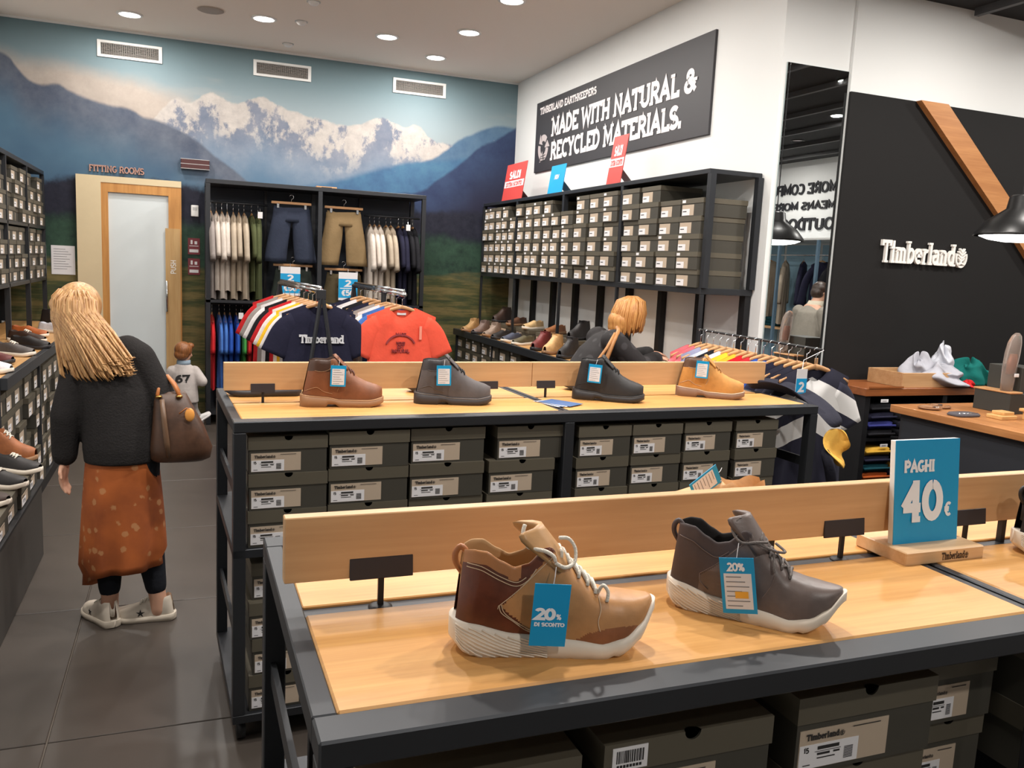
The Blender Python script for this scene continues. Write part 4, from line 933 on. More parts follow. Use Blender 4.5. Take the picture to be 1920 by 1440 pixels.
    if lace:
        lm, fs_, r, extra = lace; g = MB()
        for i, f in enumerate(fs_):
            yl = lerp(0.015, 0.02, i/max(1, len(fs_)-1)); z = surf(f, yl)+0.003; zt = interp(f, P['h'])+0.005
            g.tube([(f*L, -yl-0.004, z-.004), (f*L+.001, -yl, z+.002), (f*L, 0, zt+.003), (f*L+.001, yl, z+.002), (f*L, yl+0.004, z-.004)], r, 6)
            if i+1 < len(fs_):
                f2 = fs_[i+1]; z2 = surf(f2, yl)+0.003; fm = (f+f2)/2; zm = interp(fm, P['h'])+0.006
                for sg in (-1, 1): g.tube([(f*L, sg*yl, z+.001), (fm*L, 0, zm+.002*sg), (f2*L, -sg*yl, z2+.001)], r, 6)
        for q in extra: g.tube(cr(q, 5), r, 6)
        g.build('laces', lm, t, True)
    if tab:
        g = MB(); x0 = -0.002+P.get('lean', 0)*.85; zt = interp(0, P['h'])
        g.tube(cr([(x0+.004, 0, zt-.034), (x0-.005, 0, zt-.020), (x0-.006, 0, zt-.006), (x0+.001, 0, zt+.003), (x0+.009, 0, zt-.004)], 4), 0.0045, 8); g.build('pull_tab', tab, t, True)
    return t
def leather(name, r, g, b, mott=0.25, rough=0.4):
    if name in MC: return MC[name]
    t = NT(name); c = rgb(r, g, b); n = t.noise(t.obj((1, 1, 1)), 22, 5, 0.6)
    t.l(t.ramp(n, [(0.3, tuple(v*(1-mott) for v in c[:3])+(1,)), (0.7, tuple(min(1, v*(1+mott)) for v in c[:3])+(1,))]), t.b.inputs['Base Color'])
    t.b.inputs['Roughness'].default_value = rough; t.bump(t.noise(t.obj(), 90, 4), 0.15, 0.002); MC[name] = t.m; return t.m
def dbound(f, pts):      # boundary height of the quarter panel at f
    return interp(f, pts)
M_SOLEW = plain('sole_white', rgb(228, 216, 200), 0.55, var=0.04)
# ---- brown two-tone sneaker
def z_brown(f, s, z):
    if s > 0.66 and f < 0.47: return 'lining'
    zt = interp(f, SNEAK['h'])
    if f < 0.40 and z > zt-0.016 and f < .30 and s > .3: return 'collar'
    b1 = interp(f, [(0, 0), (.20, .0), (.205, .075), (.47, .149), (.48, .3)])
    if f < 0.20 or (f < 0.475 and z > b1): return 'quarter'
    if f < 0.40 and z < interp(f, [(.2, .078), (.28, .06), (.40, .030)]): return 'quarter'
    if 0.58 < f < 0.90 and z < interp(f, [(.58, .028), (.66, .040), (.75, .045), (.84, .047), (.90, .046)]): return 'toe_overlay'
    return 'vamp'
LTB = leather('leather_dark_brown', 98, 49, 30, 0.35, 0.28); LTT = leather('leather_tan', 186, 134, 84, 0.16, 0.42)
M_LACE = plain('lace_white', rgb(230, 222, 208), 0.8, bump=0.4, bscale=400)
s1L = SNEAK['L']
make_shoe('sneaker', 'high-top two-tone brown leather sneaker with white laces and white sole', 'shoe', (0.345, 1.068, TZ-0.001), math.radians(-13), SNEAK, z_brown, M_SOLEW,
          dict(lining=plain('lining_tan', rgb(176, 138, 96), 0.85), collar=leather('leather_collar_tan', 176, 118, 72, 0.1), quarter=LTB, vamp=LTT, toe_overlay=leather('leather_red_brown', 146, 90, 54, 0.3, 0.35)),
          lace=(M_LACE, [.51, .555, .60, .645, .685], 0.0028, [
              [(.40*s1L, -.030, .150), (.36*s1L, -.031, .156), (.34*s1L, -.026, .158), (.32*s1L, -.018, .172), (.33*s1L, -.012, .184)],
              [(.36*s1L, -.031, .156), (.42*s1L, -.036, .154), (.46*s1L, -.037, .147), (.47*s1L, -.037, .140)],
              [(.47*s1L, -.037, .138), (.52*s1L, -.034, .130), (.57*s1L, -.026, .134), (.58*s1L, -.016, .150), (.55*s1L, -.010, .163), (.50*s1L, -.012, .165)],
              [(.70*s1L, -.018, .086), (.72*s1L, -.024, .100), (.745*s1L, -.027, .092), (.74*s1L, -.03, .078)]]),
          tongue=((.56, .41, .180, .036, .055), leather('leather_tongue', 190, 144, 94, 0.1)), ns=130, K=56, tab=leather('leather_tab', 168, 104, 60, 0.1), grooves=M_SOLEW,
          stitch=(plain('stitch_thread', rgb(206, 180, 150), 0.8), [[(.03, .128), (.1, .126), (.2, .112), (.28, .104), (.34, .112), (.38, .128)], [(.03, .133), (.1, .131), (.2, .117), (.28, .109), (.33, .116)],
                  [(.205, .077), (.30, .100), (.40, .128), (.455, .143)], [(.2, .072), (.205, .077), (.22, .066), (.28, .054), (.34, .042), (.39, .036)], [(.215, .078), (.235, .066), (.30, .052), (.40, .036)], [(.70, .084), (.705, .07), (.69, .055), (.70, .042)]]))
def z_grey(f, s, z):
    if s > 0.66 and f < 0.47: return 'lining'
    if f < .30 and s > .3 and z > interp(f, SNEAK['h'])-0.014: return 'collar'
    if f < 0.19 or (f < 0.475 and z > interp(f, [(.19, .07), (.47, .145), (.48, .3)])): return 'quarter'
    return 'vamp'
GQ = leather('leather_charcoal', 72, 60, 60, 0.12, 0.55); GV = leather('leather_grey', 104, 90, 85, 0.2, 0.42)
M_LACEG = plain('lace_grey', rgb(120, 112, 108), 0.8, var=0.6, scale=500, bump=0.4, bscale=400)
make_shoe('sneaker', 'high-top charcoal leather sneaker with grey laces and white sole', 'shoe', (0.745, 1.142, TZ-0.001), math.radians(-43), SNEAK, z_grey, M_SOLEW,
          dict(lining=plain('lining_black', rgb(36, 32, 32), 0.9), collar=GQ, quarter=GQ, vamp=GV),
          lace=(M_LACEG, [.52, .58, .65, .70], 0.0024, [
              [(.40*s1L, -.018, .176), (.36*s1L, -.028, .164), (.37*s1L, -.032, .150), (.42*s1L, -.037, .138), (.50*s1L, -.03, .140), (.56*s1L, -.02, .140)],
              [(.50*s1L, -.028, .139), (.60*s1L, -.022, .128), (.66*s1L, -.012, .126), (.60*s1L, 0, .135)], [(.60*s1L, -.02, .124), (.61*s1L, -.032, .108), (.615*s1L, -.036, .095)]]),
          tongue=((.57, .43, .178, .034, .048), GV), ns=120, K=50, scale=0.93, tab=GQ, grooves=M_SOLEW,
          stitch=(plain('stitch_dark', rgb(120, 104, 98), 0.8), [[(.03, .130), (.12, .126), (.2, .113), (.28, .105), (.35, .118)], [(.19, .072), (.30, .098), (.40, .126), (.455, .142)], [(.19, .072), (.2, .058), (.25, .046)], [(.62, .09), (.60, .07), (.56, .05)]]))
make_shoe('sneaker', 'black leather sneaker with white sole past the blue price sign', 'shoe', (1.600, 1.185, TZ-0.001), math.radians(-28), SNEAK, z_grey, M_SOLEW,
          dict(lining=plain('lining_black', rgb(36, 32, 32), 0.9), collar=leather('leather_black', 34, 30, 31, .1, .5), quarter=leather('leather_black', 34, 30, 31, .1, .5), vamp=leather('leather_soft_black', 42, 38, 38, .1, .5)),
          lace=(M_LACEG, [.52, .58, .65, .70], 0.0024, []), tongue=((.57, .43, .178, .034, .048), leather('leather_soft_black', 42, 38, 38, .1, .5)), ns=50, K=23, scale=0.93, tab=leather('leather_black', 34, 30, 31, .1, .5), grooves=M_SOLEW)
# ---- price tags
def price_tag(loc, rz, ry, w_, h_, kind, label):
    t = thing('price_tag', label, 'price tag', loc, rz, 'blue price tags'); t.rotation_euler = (0, ry, rz)
    MB().box(-w_/2, w_/2, -0.0006, 0.0006, -h_/2, h_/2).build('card', M_BLUE, t)
    st = MB(); st.tube([(0, 0, h_/2-.004), (0.002, 0.004, h_/2+.008), (0.004, 0.012, h_/2+.02)], 0.0006, 5); st.build('string', M_STICK, t)
    wm = plain('print_white', rgb(240, 244, 250), 0.6)
    if kind == 'big':
        mb, wd = text_mb('20', h_*0.2, 0.25, True); o = put_text(mb, 'lettering', wm, t, (-w_*.42, -0.0012, -h_*.08), (1, 0, 0), (0, 0, 1)); s = w_*.56/wd; o.scale = (s, 1, 1)
        mb, wd = text_mb('%', h_*0.1, 0.2, False); put_text(mb, 'lettering', wm, t, (w_*.17, -0.0012, -h_*.07), (1, 0, 0), (0, 0, 1))
        mb, wd = text_mb('DI SCONTO', h_*0.065, 0.24, True); o = put_text(mb, 'lettering', wm, t, (-w_*.42, -0.0012, -h_*.18), (1, 0, 0), (0, 0, 1)); s = w_*.84/wd; o.scale = (s, 1, 1)
    else:
        top = 0.22 if kind == 'mid' else 0.34
        MB().box(-w_*.40, w_*.40, -0.0012, -0.0006, -h_*.42, h_*top).build('white_sticker', M_STICK, t)
        p = MB(); nl = 7
        for k in range(nl): zz = lerp(-h_*.36, h_*(top-.06), k/(nl-1)); p.box(-w_*.34, w_*(.1+.22*((k*5) % 3)/2), -0.0016, -0.0012, zz-h_*.008, zz+h_*.008)
        p.build('print', plain('grey_ink', rgb(130, 130, 134), 0.7), t)
        if kind == 'mid':
            MB().box(-w_*.1, w_*.28, -0.002, -0.0016, -h_*.22, -h_*.10).build('orange_mark', plain('orange_mark', rgb(240, 176, 60), 0.6), t)
            mb, wd = text_mb('20%', h_*0.16, 0.22, True); o = put_text(mb, 'lettering', wm, t, (-w_*.28, -0.0014, h_*.26), (1, 0, 0), (0, 0, 1)); s = w_*.5/wd; o.scale = (s, 1, 1)
price_tag((0.457, 0.982, 1.186), math.radians(-13), math.radians(3), 0.050, 0.088, 'big', 'blue 20% price tag hanging on the two-tone brown sneaker')
price_tag((0.792, 1.022, 1.180), math.radians(-43), math.radians(-9), 0.052, 0.088, 'mid', 'blue and white price tag with orange mark on the charcoal sneaker')
# ---- four ankle boots
def boot(label, loc, deg, upper, collar, sole, lacem, weltm, rot=0.0):
    def zz(f, s, z):
        if s > 0.66 and f < 0.40: return 'lining'
        if f < .32 and z > interp(f, BOOT['h'])-0.036: return 'collar'
        return 'upper'
    eyelets = []
    return make_shoe('ankle_boot', label, 'boot', loc, math.radians(deg), BOOT, zz, sole, dict(lining=collar, collar=collar, upper=upper),
              lace=(lacem, [.47, .51, .55, .59, .63], 0.0022, [[(.40*.295, -.03, .162), (.43*.295, -.02, .18), (.44*.295, 0, .184), (.43*.295, .02, .18), (.40*.295, .03, .162)]]),
              tongue=((.56, .40, .190, .028, .012), upper), ns=40, K=19, group='lace-up boots on the second table', welt=weltm,
              stitch=(weltm, [[(.10, .135), (.2, .132), (.30, .140), (.36, .160)], [(.42, .06), (.46, .09), (.45, .12)], [(.02, .06), (.15, .075), (.25, .06), (.36, .052)]]))
bx = 2.775
boot('brown leather lace-up ankle boot with dark padded collar', (0.385, 3.06, TZ-0.001), -3, leather('boot_brown', 122, 72, 42, 0.18, 0.5), leather('boot_brown_collar', 70, 46, 34, 0.1), plain('sole_tan', rgb(150, 112, 80), 0.6), plain('lace_brown', rgb(90, 50, 34), 0.8), plain('welt_tan', rgb(176, 136, 98), 0.6))
boot('charcoal grey nubuck lace-up ankle boot', (0.815, 3.09, TZ-0.001), -10, leather('boot_grey', 86, 80, 80, 0.12, 0.75), leather('boot_grey_collar', 58, 54, 56, 0.1), plain('sole_charcoal', rgb(58, 54, 56), 0.6), plain('lace_black', rgb(30, 30, 32), 0.8), plain('welt_grey', rgb(104, 98, 96), 0.6))
boot('plain black lace-up ankle boot', (1.515, 3.155, TZ-0.001), -28, leather('boot_black', 36, 33, 33, 0.15, 0.6), leather('boot_black_collar', 28, 26, 27, 0.1), plain('sole_black', rgb(44, 42, 44), 0.55), plain('lace_black', rgb(30, 30, 32), 0.8), plain('welt_black', rgb(52, 50, 50), 0.6))
boot('wheat yellow nubuck lace-up ankle boot with brown collar', (2.055, 3.21, TZ-0.001), -30, leather('boot_wheat', 192, 134, 66, 0.14, 0.7), leather('boot_wheat_collar', 92, 64, 46, 0.1), plain('sole_wheat', rgb(136, 104, 84), 0.6), plain('lace_wheat', rgb(150, 104, 58), 0.8), plain('welt_pale', rgb(206, 186, 164), 0.6))
price_tag((0.508, 3.004, 1.232), math.radians(-3), 0.03, 0.055, 0.076, 'small', 'blue and white price tag hanging on the brown boot')
price_tag((0.905, 3.012, 1.232), math.radians(-10), -0.02, 0.055, 0.076, 'small', 'blue and white price tag hanging on the charcoal grey boot')
price_tag((1.565, 3.062, 1.232), math.radians(-28), 0.06, 0.055, 0.076, 'small', 'blue and white price tag hanging on the black boot')
price_tag((2.115, 3.110, 1.243), math.radians(-28), 0.04, 0.055, 0.076, 'small', 'blue and white price tag hanging on the wheat boot')
# ---- simpler display shoes
def z_simple(f, s, z): return 'lining' if (s > 0.66 and f < 0.42) else 'upper'
SHC = {}
def small_shoe(label, loc, deg, P, up, sole, group, laces=None, scale=0.95):
    key = (id(P), up.name, sole.name)
    return make_shoe('display_shoe', label, 'shoe', loc, math.radians(deg), P, z_simple, sole, dict(lining=up, upper=up),
                     lace=(laces, [.47, .52, .57], 0.003, []) if laces else None, ns=18, K=9, group=group, scale=scale)
U = lambda n, r, g, b: leather('shoe_'+n, r, g, b, 0.2, 0.55)
SB, SW, ST = plain('sole_black', rgb(44, 42, 44), 0.55), M_SOLEW, plain('sole_tan', rgb(150, 112, 80), 0.6)
small_shoe('tan low sneaker behind the backboard of the sneaker table', (1.21, 1.49, TZ), 176, dict(LOWS, h=[(q, v*1.14) for q, v in LOWS['h']]), U('tan', 196, 150, 100), SW, 'shoes behind the backboards', M_LACE)
price_tag((1.035, 1.475, 1.212), math.radians(8), 1.05, 0.045, 0.08, 'small', 'blue and white price tag on the tan sneaker behind the backboard')
for i, (x, y, up, nm) in enumerate(((0.30, .53, U('black', 40, 36, 36), 'black'), (1.02, .55, U('brown', 92, 60, 42), 'dark brown'), (1.75, .54, U('grey', 90, 84, 82), 'grey'))):
    q = t2(x, y); small_shoe(nm+' low shoe behind the backboard of the boot table', q, 178, LOWS, up, SB, 'shoes behind the backboards', plain('lace_black', rgb(30, 30, 32), 0.8))
GR = 'display shoes on the right low table'
Z = 0.941
for lb, x, y, d, P, up, so in (('tan suede ankle boot nearest the mural on the right table', 2.86, 8.52, 215, HEELB, U('suede_tan', 176, 138, 92), ST), ('taupe ankle boot second from the mural on the right table', 2.88, 8.24, 215, HEELB, U('taupe', 120, 100, 92), SB),
        ('pale taupe ankle boot third from the mural on the right table', 2.90, 7.95, 215, HEELB, U('palet', 150, 130, 116), ST), ('black low shoe with white tag on the right table', 2.92, 7.70, 210, LOWS, U('black', 40, 36, 36), SB),
        ('slate blue sneaker with cream sole on the right table', 2.92, 7.42, 210, LOWS, U('slate', 76, 80, 96), SW), ('olive sneaker with cream sole on the right table', 2.93, 7.12, 205, LOWS, U('olive', 92, 84, 62), SW),
        ('burgundy ankle boot on the right table', 2.91, 6.70, 215, BOOT, U('burgundy', 112, 46, 44), SB), ('sand yellow ankle boot on the right table', 2.90, 6.42, 215, BOOT, U('sand', 206, 164, 112), ST),
        ('black tall boot beside the leaning shopper on the right table', 2.90, 6.12, 215, BOOT, U('black', 40, 36, 36), SB)):
    small_shoe(lb, (x+0.1, y+0.1, Z), d, P, up, so, GR)
# second row, on boxes at the wall side
for k, (y, w_) in enumerate(((8.45, .34), (8.02, .34), (7.58, .34), (7.06, .36), (6.55, .36))):
    shoe_box((3.06, y, Z), -PI/2, w_, 0.115, 0.28, 0, 'olive shoe box used as a riser on the right low table, %s from the mural' % ORD[k], 'riser boxes on the right low table')
ZR = Z+0.115
for lb, y, P, up, so in (('dark brown boot on the riser nearest the mural', 8.45, BOOT, U('dbrown', 62, 44, 36), SB), ('brown loafer on the second riser', 8.02, LOWS, U('brown', 92, 60, 42), ST), ('cream and tan shoe on the third riser', 7.58, LOWS, U('cream', 206, 172, 124), SW),
                   ('chestnut shoe on the fourth riser', 7.06, LOWS, U('chestnut', 140, 88, 52), ST), ('tall black boot on the fifth riser', 6.55, BOOT, U('black', 40, 36, 36), SB)):
    small_shoe(lb, (3.28, y+0.02, ZR), 205, P, up, so, 'display shoes on the risers')
GL_ = 'display shoes on the left low table'
for lb, x, y, d, P, up, so in (('tan low shoe at the mural end of the left table', -1.20, 8.55, -20, LOWS, U('orange_tan', 178, 104, 52), SW), ('black boot with white label on the left table', -1.16, 8.12, -25, BOOT, U('black', 40, 36, 36), SB),
        ('white sneaker beside the black boot on the left table', -1.12, 7.72, -20, LOWS, U('white', 206, 206, 214), SW), ('orange suede low shoe on the left table', -1.25, 7.35, -20, LOWS, U('orange_suede', 172, 92, 44), SW),
        ('dark brown sneaker with white sole on the left table', -1.2, 6.95, -25, LOWS, U('dbrown', 62, 44, 36), SW), ('black low shoe in the middle of the left table', -1.12, 6.55, -25, LOWS, U('black', 40, 36, 36), SB),
        ('grey sneaker with white laces on the left table', -1.15, 6.12, -25, LOWS, U('grey', 90, 84, 82), SW), ('maroon and black sneaker on the left table', -1.2, 5.72, -25, LOWS, U('maroon', 96, 42, 40), SB), ('bright white sneaker at the bench end of the left table', -1.14, 5.32, -25, LOWS, U('bwhite', 232, 230, 234), SW)):
    small_shoe(lb, (x, y, 0.941), d, P, up, so, GL_, M_LACE if 'sneaker' in lb else None)
for lb, x, y, d, P, up, so in (('black canvas sneaker with white laces on the bench boxes', -0.92, 4.72, -28, LOWS, U('black', 40, 36, 36), SW), ('brown suede boot standing on the bench boxes', -1.0, 4.93, -15, BOOT, U('cinnamon', 146, 84, 42), ST),
        ('second black canvas sneaker further along the bench boxes', -0.94, 4.44, -28, LOWS, U('black', 40, 36, 36), SW), ('dark brown sneaker at the middle of the bench boxes', -0.96, 4.15, -28, LOWS, U('dbrown', 62, 44, 36), SW)):
    small_shoe(lb, (x, y, 0.526), d, P, up, so, 'display shoes on the bench boxes', M_LACE)
# leaflets on the boot table
t = thing('leaflet_stack', 'small fan of blue leaflets on the boot table', 'leaflets', t2(1.245, 0.20, TZ+0.0005), math.radians(18))
for k in range(4):
    o = MB().box(-0.05, 0.05, -0.075, 0.075, 0, 0.0012).build('leaflet', [M_STICK, plain('leaflet_blue', rgb(58, 92, 140), 0.5)][k % 2], t); o.location = (0.005*k, -0.006*k, 0.0013*k+0.0015); o.rotation_euler = (0, 0, 0.09*k)
# ================================================================== CLOTHES
def tee_mesh(seed, W=0.47, L=0.66, sl=0.20, sdir=(0.40, -0.92), sw=0.082, neck=0.07, thick=0.026, open_front=False):
    r = random.Random(seed); ph = [r.uniform(0, 6) for _ in range(6)]; nx, nz = 26, 18; mb = MB()
    def sheet(sgn, dip):
        o = len(mb.v)
        for i in range(nx+1):
            x = -W/2+W*i/nx; ax = abs(x)
            zt = -dip*math.cos(PI/2*ax/0.088) if ax < 0.088 else -(ax-0.088)*0.40
            for k in range(nz+1):
                u = k/nz; z = lerp(zt, -L+0.012*math.sin(x*18+ph[0]), u); d = zt-z
                t_ = thick*math.sqrt(max(0, 1-(2*x/W)**2))*min(1, d/0.07+0.12)
                fold = (0.010*math.sin(x*34+ph[1]+u*2.0)+0.006*math.sin(x*71+ph[2]))*u
                xx = x*(1-0.05*math.sin(PI*u)+0.03*u)
                mb.v.append((xx, sgn*t_+fold*(1-abs(2*x/W)**4), z))
        for i in range(nx):
            for k in range(nz):
                a = o+i*(nz+1)+k; q = (a, a+nz+1, a+nz+2, a+1); mb.f.append(q if sgn > 0 else q[::-1])
    sheet(-1, neck); sheet(1, 0.018)
    for sg in (-1, 1):
        rings = []; c_ = Vector((sg*(W/2-0.085), 0, -0.118)); a1 = math.atan2(sdir[1], sdir[0]); stp = (sl+0.05)/9
        for i in range(10):
            u = i/9; ang = lerp(-0.42, a1, min(1, u*1.7)); d = Vector((sg*math.cos(ang), 0, math.sin(ang))); n = Vector((-sg*math.sin(ang), 0, math.cos(ang)))
            if i: c_ = c_+d*stp
            w_ = lerp(sw*0.92, sw, u); th = thick*0.8
            rings.append([c_+n*(w_*math.cos(2*PI*k/14))+Vector((0, (th+0.004*math.sin(3*u+k+ph[3]))*math.sin(2*PI*k/14), 0)) for k in range(14)])
        mb.rings(rings)
    return mb.mesh('garment', True)
HANGM = []
def hanger_meshes():
    if HANGM: return HANGM
    a = MB()
    for sg in (-1, 1):
        rings = []
        for i in range(9):
            u = i/8; x = sg*0.205*u; z = -0.085-0.075*u**1.35; hh = lerp(0.013, 0.010, u); th = 0.007
            rings.append([(x, th*math.cos(q), z+hh*math.sin(q)) for q in [2*PI*k/8 for k in range(8)]])
        a.rings(rings)
    h = MB(); h.tube([(0, 0, -0.078), (0, 0, -0.03)]+[(0.018*math.sin(q), 0, -0.012+0.018*math.cos(q)+0.0) for q in [PI*0.9-k*0.45 for k in range(10)]], 0.0022, 6)
    HANGM.extend([a.mesh('shoulder_bar', True), h.mesh('hook', True)]); return HANGM
def hanger(loc, rz, label, group, hookmat=None):
    t = thing('clothes_hanger', label, 'hanger', loc, rz, group); a, h = hanger_meshes()
    link('shoulder_bar', a, t, M_HANG); link('hook', h, t, hookmat or M_CHROME); return t
TEES = [tee_mesh(11), tee_mesh(12), tee_mesh(13)]
def garment(name, label, cat, loc, rz, mesh, mat, group, hl=None, hk=None, dz=0.088):
    o = link(name, mesh, None, mat); o.location = (loc[0], loc[1], loc[2]-dz); o.rotation_euler = (0, 0, rz); tag(o, label, cat, group)
    if hl: hanger(loc, rz, hl, 'wooden hangers', hk)
    return o
def blocks(name, stops):
    if name in MC: return MC[name]
    t = NT(name); tc = t.n('ShaderNodeTexCoord'); sp = t.n('ShaderNodeSeparateXYZ'); t.l(tc.outputs['Object'], sp.inputs[0])
    wv = t.math('ADD', t.math('MULTIPLY', sp.outputs[2], -1.0), t.math('MULTIPLY', t.math('ABSOLUTE', sp.outputs[0]), -0.45))
    nd = t.n('ShaderNodeValToRGB'); nd.color_ramp.interpolation = 'CONSTANT'; e = nd.color_ramp.elements
    e[0].position, e[0].color = 0, stops[0][1]; e[1].position, e[1].color = stops[1]
    for p, c in stops[2:]: e.new(p).color = c
    t.l(wv, nd.inputs[0]); t.l(nd.outputs[0], t.b.inputs['Base Color']); t.b.inputs['Roughness'].default_value = 0.9; MC[name] = t.m; return t.m
NAVY, WHITE, YEL, REDF, GREYF, BLUEF, ORNG = fabric('navy', 38, 38, 56), fabric('white', 226, 220, 220), fabric('yellow', 238, 186, 48), fabric('red', 190, 40, 44), fabric('grey', 150, 142, 138), fabric('blue', 70, 112, 182), fabric('orange', 236, 92, 70)
BLK, PINK, LAV, WHT2, REDB, BLUB = fabric('black', 34, 34, 38), fabric('pink', 214, 110, 118), fabric('lavender', 150, 152, 178), fabric('cool_white', 216, 222, 236), fabric('bright_red', 208, 38, 46), fabric('royal', 44, 84, 170)
# ------------------------------------------------------------------ two floor rails with tees
def floor_rail(label, near, far, aframe):
    t = thing('garment_rail', label, 'clothes rail', (0, 0, 0), 0, 'free standing garment rails'); n, f = Vector(near), Vector(far); z = n.z
    d = (f-n).normalized(); 
    b = MB(); b.tube([n-d*0.06, f+d*0.06], 0.016, 10); b.build('hanging_bar', M_CHROME, t, True)
    MB().tube([n-d*0.03+Vector((0, 0, 0.022)), f+Vector((0, 0, 0.022))], 0.012, 8).build('top_strip', M_CHROME, t, True)
    if aframe:
        for sg in (-1, 1): MB().tube([n-d*0.07+Vector((0, 0, 0.01)), n-d*0.07+Vector((sg*0.075, -0.02, -0.5)), n-d*0.07+Vector((sg*0.2, -0.02, -z+0.0))], 0.014, 6).build('leg', M_STEEL, t)
        MB().box(n.x-0.03, n.x+0.03, n.y-0.085, n.y-0.035, z-0.05, z+0.012, 0.004).build('clamp', M_STEEL, t)
    else: MB().tube([n+d*0.5, n+d*0.5+Vector((0, 0, -z))], 0.02, 8).build('pillar', M_STEEL, t)
    for sg in (-1, 1): MB().tube([f+d*0.05, Vector((f.x+sg*0.2, f.y+0.05, 0))], 0.014, 6).build('leg', M_STEEL, t)
    return t
def tee_row(near, far, items, group, tag_txt):
    n, f = Vector(near), Vector(far)
    for i, (mat, nm, step) in enumerate(items):
        u = step; p = n.lerp(f, u)
        garment('t_shirt', nm, 't-shirt', (p.x, p.y, p.z), 0.0, TEES[i % 3], mat, group, 'wooden hanger holding the '+nm)
n1, f1 = (0.800, 5.50, 1.436), (0.690, 6.78, 1.436)
floor_rail('chrome garment rail with dark A-frame legs and a navy tee in front', n1, f1, True)
tee_row(n1, f1, [(NAVY, 'navy Timberland tee at the front of its rail', 0.0), (WHITE, 'white tee peeking out behind the navy tee', 0.07), (YEL, 'yellow tee on the navy tee rail', 0.15), (WHITE, 'pale pink white tee behind the yellow tee', 0.25),
                 (REDF, 'red tee on the navy tee rail', 0.36), (BLK, 'black tee behind the red tee', 0.48), (WHITE, 'white tee near the far end of the navy tee rail', 0.60), (GREYF, 'grey tee at the far end of the navy tee rail', 0.74), (REDF, 'dark red tee last on the navy tee rail', 0.88)], 'tees on the first rail', '')
n2, f2 = (1.345, 5.50, 1.433), (1.30, 6.95, 1.433)
floor_rail('chrome garment rail with an orange tee in front', n2, f2, False)
tee_row(n2, f2, [(ORNG, 'orange printed tee at the front of its rail', 0.0), (BLUEF, 'blue tee behind the orange tee', 0.10), (WHITE, 'white tee between the blue and grey tees', 0.19), (GREYF, 'grey tee on the orange tee rail', 0.29),
                 (NAVY, 'slate navy tee on the orange tee rail', 0.42), (BLK, 'black tee on the orange tee rail', 0.56), (WHITE, 'white tee far along the orange tee rail', 0.70), (NAVY, 'dark navy tee last on the orange tee rail', 0.86)], 'tees on the second rail', '')
def chest(owner_prefix, txts):
    o = [x for x in C.objects if x.get('label', '') == owner_prefix][0]
    for mb, name, mat, org, wd, tgt in txts:
        q = put_text(mb, name, mat, o, org, (1, 0, 0), (0, 0, 1)); s = tgt/wd; q.scale = (s, s, 1)
mb, wd = text_mb('Timberland', 0.06, 0.2, True, 0.012, track=-0.03); chest('navy Timberland tee at the front of its rail', [(mb, 'chest_lettering', fabric('print', 214, 214, 218), (-0.125, -0.036, -0.245), wd, 0.28)])
mb, wd = text_mb('MMXIX', 0.035, 0.16, False, 0.012) if False else text_mb('ADVENTURE', 0.03, 0.16, False, 0.012)
m2_, w2_ = text_mb('1973', 0.03, 0.16, False, 0.012) if '9' in GL and '3' in GL else text_mb('OUTDOOR', 0.03, 0.16, False, 0.012)
pm = plain('tee_print_dark', rgb(150, 58, 60), 0.9)
lines = []
for k, (tx, zz, ww) in enumerate((('MADE', -0.19, 0.07), ('NATURE', -0.24, 0.06), ('EST', -0.27, 0.05), ('NATURAL', -0.30, 0.12))):
    a, b_ = text_mb(tx, 0.03, 0.15, False, 0.012); lines.append((a, 'chest_print', pm, (-ww/2-0.01, -0.036, zz), b_, ww))
ring_ = MB(); ribbon(ring_, [(0.10*math.cos(math.radians(a)), 0.085*math.sin(math.radians(a))) for a in range(20, 165, 6)], 0.010, 0.012); lines.append((ring_, 'chest_print', pm, (-0.01, -0.036, -0.265), 1, 1))
chest('orange printed tee at the front of its rail', lines)
o = [x for x in C.objects if x.get('label', '') == 'orange printed tee at the front of its rail'][0]
MB().box(0.115, 0.132, -0.034, -0.030, -0.21, -0.12).build('size_sticker', plain('clear_sticker', rgb(240, 150, 130), 0.4), o)
MB().box(-0.03, 0.03, 0.010, 0.013, -0.05, -0.03).build('neck_label', M_STICK, o)
# ------------------------------------------------------------------ rail of colour-block tees beside the second table
n3, f3 = (2.86, 3.22, 1.325), (2.93, 4.38, 1.325)
t = thing('garment_rail', 'black garment rail of colour-block tees between table and mirror', 'clothes rail', (0, 0, 0), 0, 'free standing garment rails')
MB().tube([n3, f3], 0.007, 8).build('hanging_bar', plain('rail_black', rgb(20, 20, 22), 0.6), t, True)
p3s = [tuple(Vector(n3).lerp(Vector(f3), q)) for q in (0.44, 0.94)]
for p in p3s: MB().tube([p, (p[0], p[1], 0.0)], 0.010, 8).build('upright', M_BLACK, t, True)
for p in p3s: MB().box(p[0]-0.2, p[0]+0.2, p[1]-0.02, p[1]+0.02, 0, 0.03, 0.004).build('foot', M_BLACK, t)
cN, cW = rgb(34, 34, 52), rgb(226, 224, 222)
BN = lambda n, c_: blocks('block_'+n, [(0, c_), (0.045, cW), (0.13, cN)])
